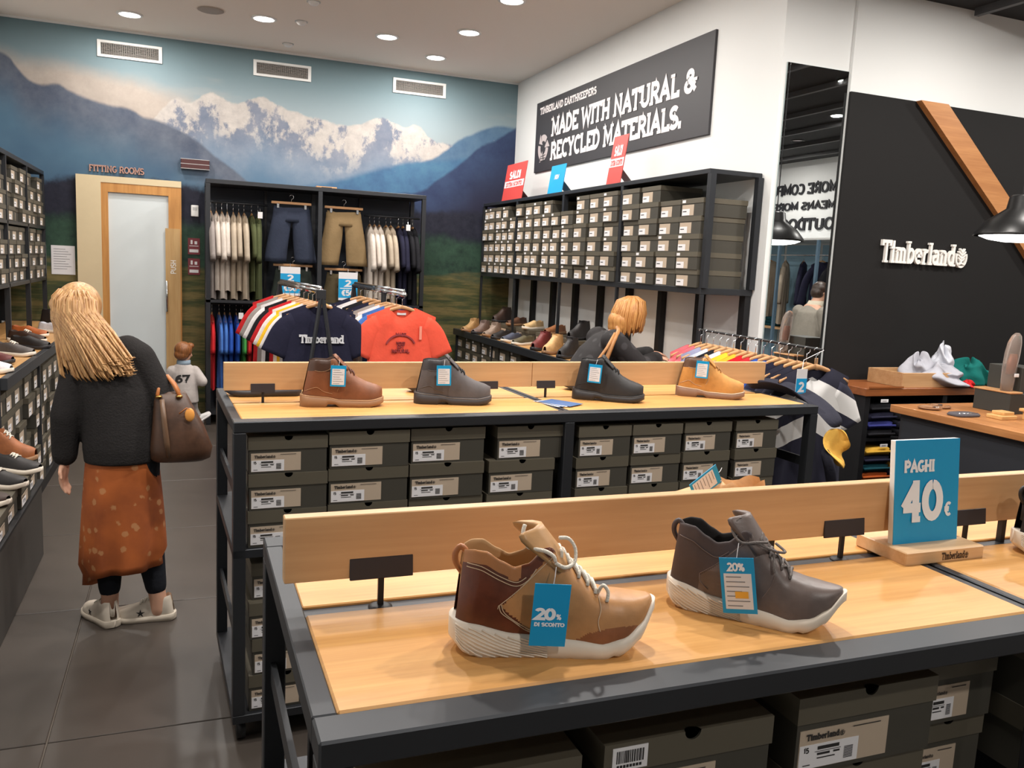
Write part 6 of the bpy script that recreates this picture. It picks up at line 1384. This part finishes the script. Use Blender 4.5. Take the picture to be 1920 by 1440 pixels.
# ---- shopper leaning at the rack
def woman_two():
    t = person('shopper with short golden hair in dark dotted blouse leaning toward the shoe rack'); y = 4.85
    sl, sr = V(2.52, y-.15, 1.215), V(2.56, y+.14, 1.21); b = MB(); add_head(b, (2.715, y, 1.37), (.85, .15, -.5))
    b.chain([V(2.58, y, 1.22), V(2.68, y, 1.32)], [.052, .046]); b.loft([(2.36, y, .80, .10, .15), (2.37, y, .92, .095, .14), (2.43, y, 1.05, .09, .13), (2.50, y, 1.16, .09, .14), (2.56, y, 1.24, .06, .09)])
    al = [sl, V(2.70, y-.19, 1.06), V(2.90, y-.06, 1.10)]; ar = [sr, V(2.74, y+.17, 1.06), V(2.93, y+.08, 1.12)]
    for q in (al, ar): b.chain(q, [.044, .036, .026])
    add_hand(b, al[2], (1, .2, -.1), (0, 0, 1), .92, .5, 1); add_hand(b, ar[2], (1, -.1, -.1), (0, 0, 1), .92, .5, -1)
    lg = [[V(2.35, y-.08, .82), V(2.40, y-.08, .46), V(2.34, y-.09, .07)], [V(2.35, y+.08, .82), V(2.42, y+.09, .46), V(2.36, y+.09, .07)]]
    for q in lg: b.chain(q, [.085, .055, .038])
    remesh(b, 'body', 0.0075, M_SKIN, t, 3)
    tr = MB(); 
    for q in lg: tr.chain(q, [.098, .066, .056])
    tr.loft([(2.355, y, .74, .11, .16), (2.36, y, .90, .108, .155)]); remesh(tr, 'trousers', 0.010, fabric('trouser_black', 32, 32, 36), t, 4)
    m = NT('dotted_blouse'); v = m.n('ShaderNodeTexVoronoi'); v.inputs['Scale'].default_value = 11; v.inputs['Randomness'].default_value = 0.15; m.l(m.obj(), v.inputs['Vector'])
    m.l(m.mix(m.math('MULTIPLY', m.step(v.outputs['Distance'], 0.36, 0.28), 0.6), rgb(34, 31, 32), rgb(66, 64, 66)), m.b.inputs['Base Color']); m.b.inputs['Roughness'].default_value = 0.85
    c = MB(); c.loft([(2.36, y, .80, .125, .175), (2.37, y, .92, .12, .165), (2.425, y, 1.05, .118, .16), (2.49, y, 1.15, .112, .165), (2.55, y, 1.235, .08, .115), (2.59, y, 1.27, .055, .06)])
    for q in (al, ar): c.chain([q[0]+V(-.01, 0, 0), q[0], q[1], q[2].lerp(q[1], .1)], [.075, .078, .064, .05])
    remesh(c, 'blouse', 0.010, m.m, t, 5)
    hm = hair_mat('hair_golden', rgb(160, 96, 44), rgb(216, 160, 92)); h = MB(); h.ell((2.70, y, 1.40), (.108, .098, .088), 20, 14); h.ell((2.655, y, 1.335), (.098, .094, .08), 18, 12); h.ell((2.63, y, 1.295), (.07, .085, .05), 14, 8); h.ell((2.72, y-.03, 1.34), (.085, .07, .085), 14, 8); remesh(h, 'hair', 0.009, hm, t, 5)
    r = random.Random(8); items = []
    for k in range(150):
        a = r.uniform(0, 2*PI); e = V(2.69+.105*math.cos(a), y+.098*math.sin(a), 1.295+r.uniform(-.04, .035)+.02*math.cos(a)); st = V(2.72+.03*math.cos(a), y+.03*math.sin(a), 1.495)
        items.append(([st, V(2.71+.09*math.cos(a), y+.085*math.sin(a), 1.465), V(2.70+.112*math.cos(a), y+.104*math.sin(a), 1.39), e, e+V(-.008*math.cos(a), -.008*math.sin(a), -.02)], r.uniform(.005, .009)))
    locks('hair_locks', hm, t, items)['kind'] = 'stuff'
    for sg in (-1, 1):
        q = make_shoe('shoe', '', '', (2.30, y+sg*.09, 0), 0, dict(LOWS, L=.25), z_simple, SB, dict(lining=SB, upper=U('black', 40, 36, 36)), ns=18, K=9)
        for k in ('label', 'category'): del q[k]
        q.parent = t
    g = thing('shoulder_bag', 'tan shoulder bag with brass buckles on the golden-haired shopper', 'handbag', (0, 0, 0)); tm = leather('shoulder_tan', 176, 122, 70, 0.12, 0.5)
    MB().tube([(2.40, y-.20, .98), (2.43, y-.235, 1.10), (2.48, y-.225, 1.22), (2.53, y-.19, 1.285), (2.55, y-.13, 1.30)], .014, 6).build('strap', tm, g, True); MB().tube([(2.30, y-.19, .98), (2.36, y-.23, 1.08), (2.43, y-.235, 1.18), (2.50, y-.2, 1.27)], .010, 6).build('strap', tm, g, True)
    lb = MB(); lb.loft([(2.31, y-.22, .74, .13, .05), (2.31, y-.22, .78, .15, .06), (2.31, y-.22, .92, .14, .055), (2.32, y-.22, 1.0, .12, .03)], 28, 2.8); lb.build('bag_body', tm, g, True)
    br = plain('brass', rgb(200, 160, 90), 0.3, 1.0)
    for x, z in ((2.40, 1.06), (2.33, 1.02), (2.42, 1.0)): MB().box(x-.016, x+.016, y-.262, y-.246, z-.02, z+.02, .004).build('buckle', br, g)
woman_two()
# ---- man seen in the mirror
def man():
    t = person('man in pale grey jacket standing by the counter, seen in the mirror'); x, y = 6.52, 1.40
    b = MB(); add_head(b, (x+.05, y, 1.535), (.8, .25, -.5)); b.chain([V(x-.03, y, 1.38), V(x+.02, y, 1.47)], [.058, .052]); b.loft([(x-.12, y, .85, .11, .16), (x-.10, y, 1.1, .11, .16), (x-.06, y, 1.3, .105, .17), (x-.03, y, 1.40, .07, .10)])
    al = [V(x-.06, y-.20, 1.31), V(x-.02, y-.25, 1.05), V(x+.20, y-.12, 1.09)]; ar = [V(x-.06, y+.20, 1.31), V(x-.04, y+.26, 1.05), V(x+.17, y+.14, 1.10)]
    for q in (al, ar): b.chain(q, [.05, .042, .03])
    add_hand(b, al[2], (1, .1, 0), (0, 0, 1), 1, .5, 1); add_hand(b, ar[2], (1, -.1, 0), (0, 0, 1), 1, .5, -1)
    lg = [[V(x-.12, y-.09, .86), V(x-.10, y-.10, .48), V(x-.13, y-.10, .08)], [V(x-.12, y+.09, .86), V(x-.08, y+.10, .48), V(x-.10, y+.10, .08)]]
    for q in lg: b.chain(q, [.092, .06, .042])
    remesh(b, 'body', 0.0075, M_SKIN, t, 3)
    c = MB(); c.loft([(x-.12, y, .80, .14, .20), (x-.11, y, 1.0, .138, .19), (x-.07, y, 1.22, .135, .19), (x-.06, y, 1.31, .12, .165), (x-.04, y, 1.37, .085, .11), (x-.03, y, 1.40, .065, .075)])
    for q in (al, ar): c.chain([q[0], q[1], q[2].lerp(q[1], .15)], [.075, .066, .052])
    remesh(c, 'jacket', 0.010, fabric('mans_jacket', 138, 132, 122), t, 5); MB().loft([(x-.03, y, 1.355, .095, .12), (x-.01, y, 1.41, .08, .095), (x, y, 1.44, .075, .085)], 20).build('collar', fabric('cream_collar', 206, 196, 176), t, True)
    tr = MB()
    for q in lg: tr.chain(q, [.105, .075, .062])
    remesh(tr, 'trousers', 0.012, fabric('trouser_navy', 40, 44, 56), t, 3)
    h = MB(); h.ell((x+.035, y, 1.575), (.088, .092, .082), 18, 12); h.ell((x+.0, y, 1.53), (.068, .08, .07), 14, 10); remesh(h, 'hair', 0.008, hair_mat('hair_dark', rgb(34, 24, 20), rgb(66, 48, 38)), t, 3)
    for sg in (-1, 1):
        q = make_shoe('shoe', '', '', (x-.20, y+sg*.10, 0), 0, dict(LOWS, L=.28), z_simple, SB, dict(lining=SB, upper=U('brown', 92, 60, 42)), ns=18, K=9)
        for k in ('label', 'category'): del q[k]
        q.parent = t
man()
# ================================================================== RIGHT-HAND SIDE
def heap_mesh(seed, rx, ry, rz, amp=0.5, n=36, m=16):
    """soft crumpled heap of cloth"""
    r = random.Random(seed); ph = [(r.uniform(1.5, 5), r.uniform(1.5, 5), r.uniform(0, 6)) for _ in range(7)]; mb = MB(); rings = []
    for i in range(m):
        u = i/(m-1); a = u*PI/2; ring = []
        for k in range(n):
            b = 2*PI*k/n; d = 1+amp*0.22*sum(math.sin(p*b*1.0+q*u*3+s) for p, q, s in [(round(p), q, s) for p, q, s in ph])*math.cos(a)**0.4
            ring.append((rx*math.cos(a)**0.7*math.cos(b)*d, ry*math.cos(a)**0.7*math.sin(b)*d, rz*math.sin(a)*(1+0.18*math.sin(3*b+ph[0][2])+0.12*math.sin(5*b+ph[1][2])+0.08*math.sin(9*b+4*u)+0.06*math.sin(13*b-7*u))))
        rings.append(ring)
    mb.rings(rings); return mb
def heap(name, label, cat, loc, size, seed, mat, grp=None, extra=None):
    t = thing(name, label, cat, loc, 0, grp); o = heap_mesh(seed, *size).build('cloth', mat, t, True); m = o.modifiers.new('s', 'SUBSURF'); m.levels = m.render_levels = 1
    return t
M_BROWNW = wood('bench_walnut', rgb(150, 88, 46), rgb(112, 62, 32), 0)
def feature_bench():
    t = thing('wall_shelf_unit', 'brown wooden shelf unit against the black wall', 'shelving', (0, 0, 0))
    x0, x1, y0, y1 = 3.95, 5.35, 4.02, 4.415
    MB().box(x0, x1, y0, y1, 0.955, 1.005, 0.003).build('top_board', M_BROWNW, t)
    for x in (x0+.02, 4.62, x1-.06): MB().box(x, x+.04, y0+.02, y1, 0.0, 0.955).build('upright', M_BLACK, t)
    for z in (0.10, 0.38, 0.66): MB().box(x0+.06, x1-.06, y0+.03, y1, z, z+.02).build('shelf', M_BLACK, t)
    MB().box(x0, x1, y1-.012, y1, 0.0, 0.955).build('back_panel', M_BLACK, t)
    ft = MB().box(x0+.02, 4.25, y0-.004, y0+.0, 1.006, 1.006+.012).build('edge_strip', M_BROWNW, t)
feature_bench()
def folded(label, x, z, mat, n=1, w_=.24, grp='folded clothes under the brown shelf'):
    t = thing('folded_garment', label, 'folded clothes', (x, 4.17, z), random.uniform(-.05, .05), grp); rings = []
    h_ = 0.05
    for i in range(7):
        u = i/6; z_ = h_*u; s = 1-0.10*abs(2*u-1)**3; rings.append([(w_/2*s*math.copysign(abs(math.cos(a))**.5, math.cos(a))*(1+.02*math.sin(5*a+i)), .125*s*math.copysign(abs(math.sin(a))**.5, math.sin(a)), z_+.006*math.sin(3*a+i)) for a in [2*PI*k/28 for k in range(28)]])
    MB().rings(rings).build('cloth', mat, t, True)
    rr = MB().tube([(-w_/2*.9, -.124, h_*.5), (0, -.131, h_*.55), (w_/2*.9, -.124, h_*.5)], .008, 6).build('fold_edge', mat, t, True)
cols = [('black', BLK), ('navy', NAVY), ('indigo', fabric('indigo', 54, 58, 120)), ('dark grey', fabric('dgrey', 62, 60, 64)), ('teal', fabric('teal', 24, 70, 80)), ('rust', fabric('rust', 176, 84, 38)), ('charcoal', fabric('charcoal', 50, 50, 60)), ('mustard', fabric('mustard', 206, 160, 60))]
pl = {0: [(4.14, [7, 0, 2, 1]), (4.42, [5, 5, 3, 0])], 1: [(4.14, [5, 4, 1, 7]), (4.42, [1, 7, 0, 3])], 2: [(4.14, [0, 2, 1, 0]), (4.42, [0, 6, 3, 0])]}
for sh, zb in ((0, .12), (1, .40), (2, .68)):
    for x, st in pl[sh]:
        for k, ci in enumerate(st[:4]):
            folded('folded %s garment, %s of its pile, %s shelf beside the mirror%s' % (cols[ci][0], ['bottom', 'second', 'third', 'top'][k], ['lowest', 'middle', 'upper'][sh], '' if x < 4.3 else ', inner pile'), x, zb+.055*k, cols[ci][1])
for k, (x, z) in enumerate(((4.10, .925), (4.36, .64), (4.16, .63))):
    t = thing('shelf_ticket', 'small white price ticket, %s along the brown shelf unit' % ORD[k], 'ticket', (x, 4.015 if z > .9 else 4.04, z), 0, 'white shelf tickets'); MB().box(-.03, .03, -.004, 0, -.008, .012, .0008).build('ticket', M_STICK, t); MB().box(-.02, .015, -.0046, -.004, .0, .003).build('print', M_INK, t)
t = thing('wooden_crate', 'shallow pale wooden crate on the brown shelf', 'crate', (4.47, 4.19, 1.005)); wm = wood('crate_wood', rgb(190, 150, 108), rgb(168, 124, 82), 0)
for nm, a in (('front_board', (-.21, .21, -.15, -.135)), ('back_board', (-.21, .21, .135, .15))): MB().box(a[0], a[1], a[2], a[3], 0, .095, .002).build(nm, wm, t)
for x in (-.21, .195): MB().box(x, x+.015, -.135, .135, 0, .095, .002).build('side_board', wm, t)
MB().box(-.195, .195, -.135, .135, 0, .012).build('bottom', wm, t)
heap('clothes_heap', 'rumpled pale grey shirts heaped beside the wooden crate', 'clothes', (4.66, 4.14, 1.005), (.20, .14, .13), 3, fabric('heap_grey', 168, 168, 176))
heap('clothes_heap', 'pale grey shirt bunched inside the wooden crate', 'clothes', (4.55, 4.20, 1.02), (.12, .09, .16), 5, fabric('heap_grey', 168, 168, 176))
heap('clothes_heap', 'white shirt with a pointed peak lying on the heap', 'clothes', (4.745, 4.19, 1.09), (.075, .07, .16), 7, fabric('heap_white', 192, 194, 202))
heap('clothes_heap', 'teal green sweater bunched beside the grey shirts', 'clothes', (4.98, 4.17, 1.005), (.17, .13, .15), 9, fabric('teal_sweater', 20, 98, 92))
heap('clothes_heap', 'red garment corner showing under the teal sweater', 'clothes', (4.845, 4.06, 1.005), (.05, .04, .04), 13, REDF)
# counter in front of the shelf
def counter():
    t = thing('counter', 'dark counter with thick wooden top in front of the brown shelf', 'counter', (0, 0, 0)); m = wood('counter_top', rgb(186, 128, 78), rgb(150, 96, 54), 1)
    for k in range(4): MB().box(3.93+.28*k, 4.208+.28*k, 2.05, 3.80, .90, .945, .003).build('top_plank', m, t)
    MB().box(3.97, 5.03, 2.10, 3.75, 0.06, .90).build('body', plain('counter_dark', rgb(30, 30, 34), 0.6), t); MB().box(4.02, 4.98, 2.16, 3.7, 0, .06).build('plinth', M_BLACK, t)
    MB().box(3.965, 3.97, 2.12, 2.9, .1, .86).build('door_panel', plain('counter_door', rgb(34, 36, 42), 0.6), t); MB().box(3.965, 3.97, 2.92, 3.73, .1, .86).build('door_panel', plain('counter_door', rgb(34, 36, 42), 0.6), t)
counter()
ZT = .945
t = thing('display_riser', 'dark grey box riser with a clear bottle on the counter', 'riser', (4.52, 3.52, ZT)); dm = plain('riser_dark', rgb(52, 52, 48), 0.6)
MB().box(-.11, .11, -.12, .12, 0, .12, .003).build('lower_box', dm, t); MB().box(-.015, .16, -.10, .12, .12, .27, .003).build('upper_box', dm, t); MB().box(-.115, -.02, -.125, .125, .12, .13, .002).build('wooden_cap', M_HANG, t)
def glassy(name, col):
    if name in MC: return MC[name]
    t = NT(name); t.b.inputs['Base Color'].default_value = col; t.b.inputs['Roughness'].default_value = 0.08; t.b.inputs['Transmission Weight'].default_value = 0.75; t.b.inputs['IOR'].default_value = 1.3; MC[name] = t.m; return t.m
t = thing('clear_bottle', 'tall clear rounded plastic form standing on the counter riser', 'bottle', (4.445, 3.46, ZT+.13))
g = MB(); g.loft([(0, 0, 0.0, .035, .030), (0, 0, .05, .040, .032), (.004, 0, .14, .046, .034), (.012, 0, .22, .050, .034), (.020, 0, .28, .046, .030), (.028, 0, .32, .032, .022), (.032, 0, .338, .012, .010)], 24); g.build('shell', glassy('clear_plastic', rgb(206, 190, 180)), t, True)
MB().loft([(0.006, 0, .10, .022, .014), (.012, 0, .17, .028, .016), (.016, 0, .215, .020, .012)], 16).build('copper_insert', plain('copper_insert', rgb(168, 108, 84), 0.4, 0.4), t, True); MB().box(-.005, .03, -.046, -.040, .085, .105, .002).build('white_label', M_STICK, t)
t = thing('wooden_tray', 'small pale wooden tray beside the dark riser', 'tray', (4.40, 3.22, ZT)); wm = wood('tray_wood', rgb(222, 176, 116), rgb(196, 148, 90), 0); MB().box(-.07, .11, -.06, .06, .045, .062, .003).build('tray_top', wm, t); MB().box(-.055, .09, -.045, .045, 0, .045, .002).build('block', wm, t)
t = thing('wooden_block', 'low stepped wooden block near the counter edge', 'block', (4.22, 3.30, ZT)); MB().box(-.05, .07, -.05, .05, 0, .022, .003).build('step', wm, t); MB().box(-.01, .07, -.03, .05, .022, .04, .003).build('upper_step', wm, t)
for k, (x, y) in enumerate(((4.05, 3.62), (4.17, 3.66))):
    t = thing('leather_bracelet', 'flat leather %s lying on the counter near the brown shelf' % ['strap roll', 'belt coil'][k], 'strap', (x, y, ZT), k*.7, 'straps on the counter')
    for q in range(3): MB().tube([((.045+.012*q)*math.cos(a), (.045+.012*q)*math.sin(a)*.8, .006+.002*q) for a in [i*PI/10 for i in range(18)]], .0055, 6).build('coil', leather('strap_tan', 150, 108, 74, .1), t, True)
    MB().box(.03, .06, -.012, .012, .004, .014, .002).build('buckle', M_CHROME, t)
t = thing('dark_pouch', 'flat grey zip pouch on the wooden counter top', 'pouch', (4.06, 3.40, ZT)); MB().loft([(0, 0, 0, .085, .05), (0, 0, .008, .09, .055), (0, 0, .018, .08, .048)], 24, 4).build('pouch', fabric('pouch_grey', 92, 88, 92), t, True); MB().tube([(-.07, -.03, .0185), (.07, -.03, .0185)], .003, 5).build('zip', M_CHROME, t, True)
r = random.Random(2)
for k in range(9):
    x, y = 4.45+.13*(k % 4)+r.uniform(-.02, .02), 2.92+.14*(k//4)+r.uniform(-.02, .02)
    t = thing('bracelet', 'braided leather bracelet, %s of the loose pile on the counter' % ORD[k], 'bracelet', (x, y, ZT), r.uniform(0, 3), 'bracelets on the counter')
    MB().tube([(.04*math.cos(a), .03*math.sin(a), .006+.003*math.sin(3*a)) for a in [i*PI/10 for i in range(19)]], .006, 6).build('band', leather('band_%d' % (k % 3), *[(176, 130, 92), (140, 96, 66), (196, 160, 120)][k % 3], .1), t, True); MB().ell((.04, 0, .007), (.008, .006, .006), 8, 6).build('clasp', M_CHROME, t, True)
t = thing('open_display_box', 'dark display box holding pink folded cloth on the counter', 'display box', (4.80, 3.45, ZT)); 
MB().box(-.13, .16, -.15, .15, 0, .06, .003).build('base', dm, t); MB().box(-.13, .16, .135, .15, .06, .24, .003).build('back', dm, t); MB().box(-.12, .15, -.16, -.15, .062, .085, .002).build('wooden_lip', wm, t)
heap('pink_cloth', 'pink folded cloth in the dark display box', 'cloth', (4.82, 3.42, ZT+.06), (.11, .09, .06), 17, fabric('pink_cloth', 206, 104, 116))
# pendant lamps
def pendant(loc, label):
    t = thing('pendant_lamp', label, 'pendant lamp', loc, 0)
    sh = MB(); sh.lathe([(.225, 0), (.222, .012), (.165, .085), (.075, .150), (.065, .215), (.05, .225), (.045, .225), (.058, .212), (.068, .146), (.158, .080), (.214, .010), (.219, 0)], 40); sh.v and None
    sh.build('shade', plain('lamp_black', rgb(24, 23, 23), 0.35, 0.3), t, True)
    MB().lathe([(.001, -.034), (.08, -.030), (.15, -.018), (.205, .004), (.205, .018), (.001, .018)], 32).build('diffuser', plain('pendant_glow', (1, .97, .92, 1), 0.5, emit=6.0), t)
    MB().tube([(0, 0, .22), (0, 0, ZD-loc[2])], .004, 6).build('cord', M_BLACK, t); MB().lathe([(.045, 0), (.045, -.02), (.001, -.022)], 20, (0, 0, ZD-loc[2])).build('ceiling_rose', M_BLACK, t, True)
pendant((4.31, 3.405, 1.952), 'black metal pendant lamp hanging over the wooden counter')
# ------------------------------------------------------------------ opposite wall, seen in the mirror
bm2 = plain('letter_black', rgb(40, 40, 44), 0.6)
t = thing('wall_lettering', 'large black slogan letters on the far wall seen in the mirror', 'lettering', (XW, -1.22, 0))
for txt, h_, z, ww in (('MORE COMFORT', .17, 2.985, 1.82), ('MEANS MORE', .125, 2.745, 1.45), ('OUTDOORS', .19, 2.43, 1.62)):
    mb, wd = text_mb(txt, h_, .17, False, .02); o = put_text(mb, 'letters', bm2, t, (-.022, 0, z), (0, -1, 0), (0, 0, 1)); o.scale = (ww/wd, 1, 1)
def far_rack():
    t = thing('clothes_rack', 'blue backed clothes rack on the far wall seen in the mirror', 'shelving', (XW, 0, 0)); ya, yb = -3.9, .2
    MB().box(-.80, -.005, ya, yb, 2.225, 2.255, .002).build('top_shelf', M_WHITE, t); st = plain('rack_bluegrey', rgb(96, 122, 142), 0.5)
    n = 5
    for k in range(n+1): y = lerp(ya, yb, k/n); MB().box(-.80, -.76, y-.02, y+.02, 0, 2.225).build('post', st, t)
    for k in range(n): MB().box(-.012, -.004, lerp(ya, yb, k/n)+.03, lerp(ya, yb, (k+1)/n)-.03, .3, 2.2).build('blue_panel', plain('panel_blue', rgb(150, 186, 206), 0.6), t)
    MB().tube([(-.42, ya, 2.03), (-.42, yb, 2.03)], .012, 8).build('hanging_bar', M_CHROME, t, True); MB().box(-.60, -.005, ya, yb, .9, .93, .002).build('lower_shelf', M_OAKB, t)
far_rack()
CO = [tee_mesh(41, .46, .95, .55, (.2, -.98), .07, thick=.05), tee_mesh(42, .46, .95, .55, (.2, -.98), .07, thick=.05)]
for i, (y, mt, nm) in enumerate(((-0.92, NAVY, 'navy coat at the near end of the far rack'), (-1.32, NAVY, 'navy coat facing out on the far rack'), (-1.72, BEI, 'beige jacket facing out on the far rack'), (-2.10, BEI, 'second beige jacket on the far rack'), (-2.45, WHITE, 'white jacket on the far rack'), (-2.8, DEN, 'denim jacket on the far rack'), (-.6, BLK, 'black coat on the far rack'))):
    o = garment('jacket', nm, 'jacket', (XW-.42, y, 2.03), (-.75 if 'facing' in nm else -.15), CO[i % 2], mt, 'jackets on the far rack', 'wooden hanger of the '+nm.split(' on ')[0])
for i, (y, mt, nm) in enumerate(((-1.5, DEN, 'folded jeans stack on the far rack shelf'), (-2.0, fabric('teal', 24, 70, 80), 'folded teal knit stack on the far rack shelf'), (-1.1, GREYF, 'folded grey knit stack on the far rack shelf'))):
    t = thing('folded_stack', nm, 'folded clothes', (XW-.33, y, .93), 0, 'folded stacks on the far rack')
    for k in range(3): q = MB().loft([(0, 0, .0, .12, .15), (0, 0, .02, .13, .16), (0, 0, .045, .12, .15)], 24, 4).build('folded_piece', mt, t, True); q.location = (0, 0, .047*k)
t = thing('promo_card', 'blue promotion card on the far rack seen in the mirror', 'promotion card', (XW-.5, -1.72, 2.2555)); MB().box(-.004, .004, -.13, .13, 0, .22, .001).build('card', M_BLUE, t); MB().box(-.0046, -.004, -.04, .04, .10, .115).build('print', M_STICK, t)
t = thing('round_table', 'dark clothes table beside the man seen in the mirror', 'table', (7.1, 1.2, 0)); MB().box(-.35, .35, -.5, .5, .86, .90, .003).build('top', M_OAKB, t)
for x in (-.3, .26):
    for y in (-.45, .41): MB().box(x, x+.04, y, y+.04, 0, .86).build('leg', M_BLACK, t)
heap('clothes_heap', 'folded blue denim pile on the dark table seen in the mirror', 'clothes', (7.0, .95, .90), (.2, .16, .12), 23, DEN)
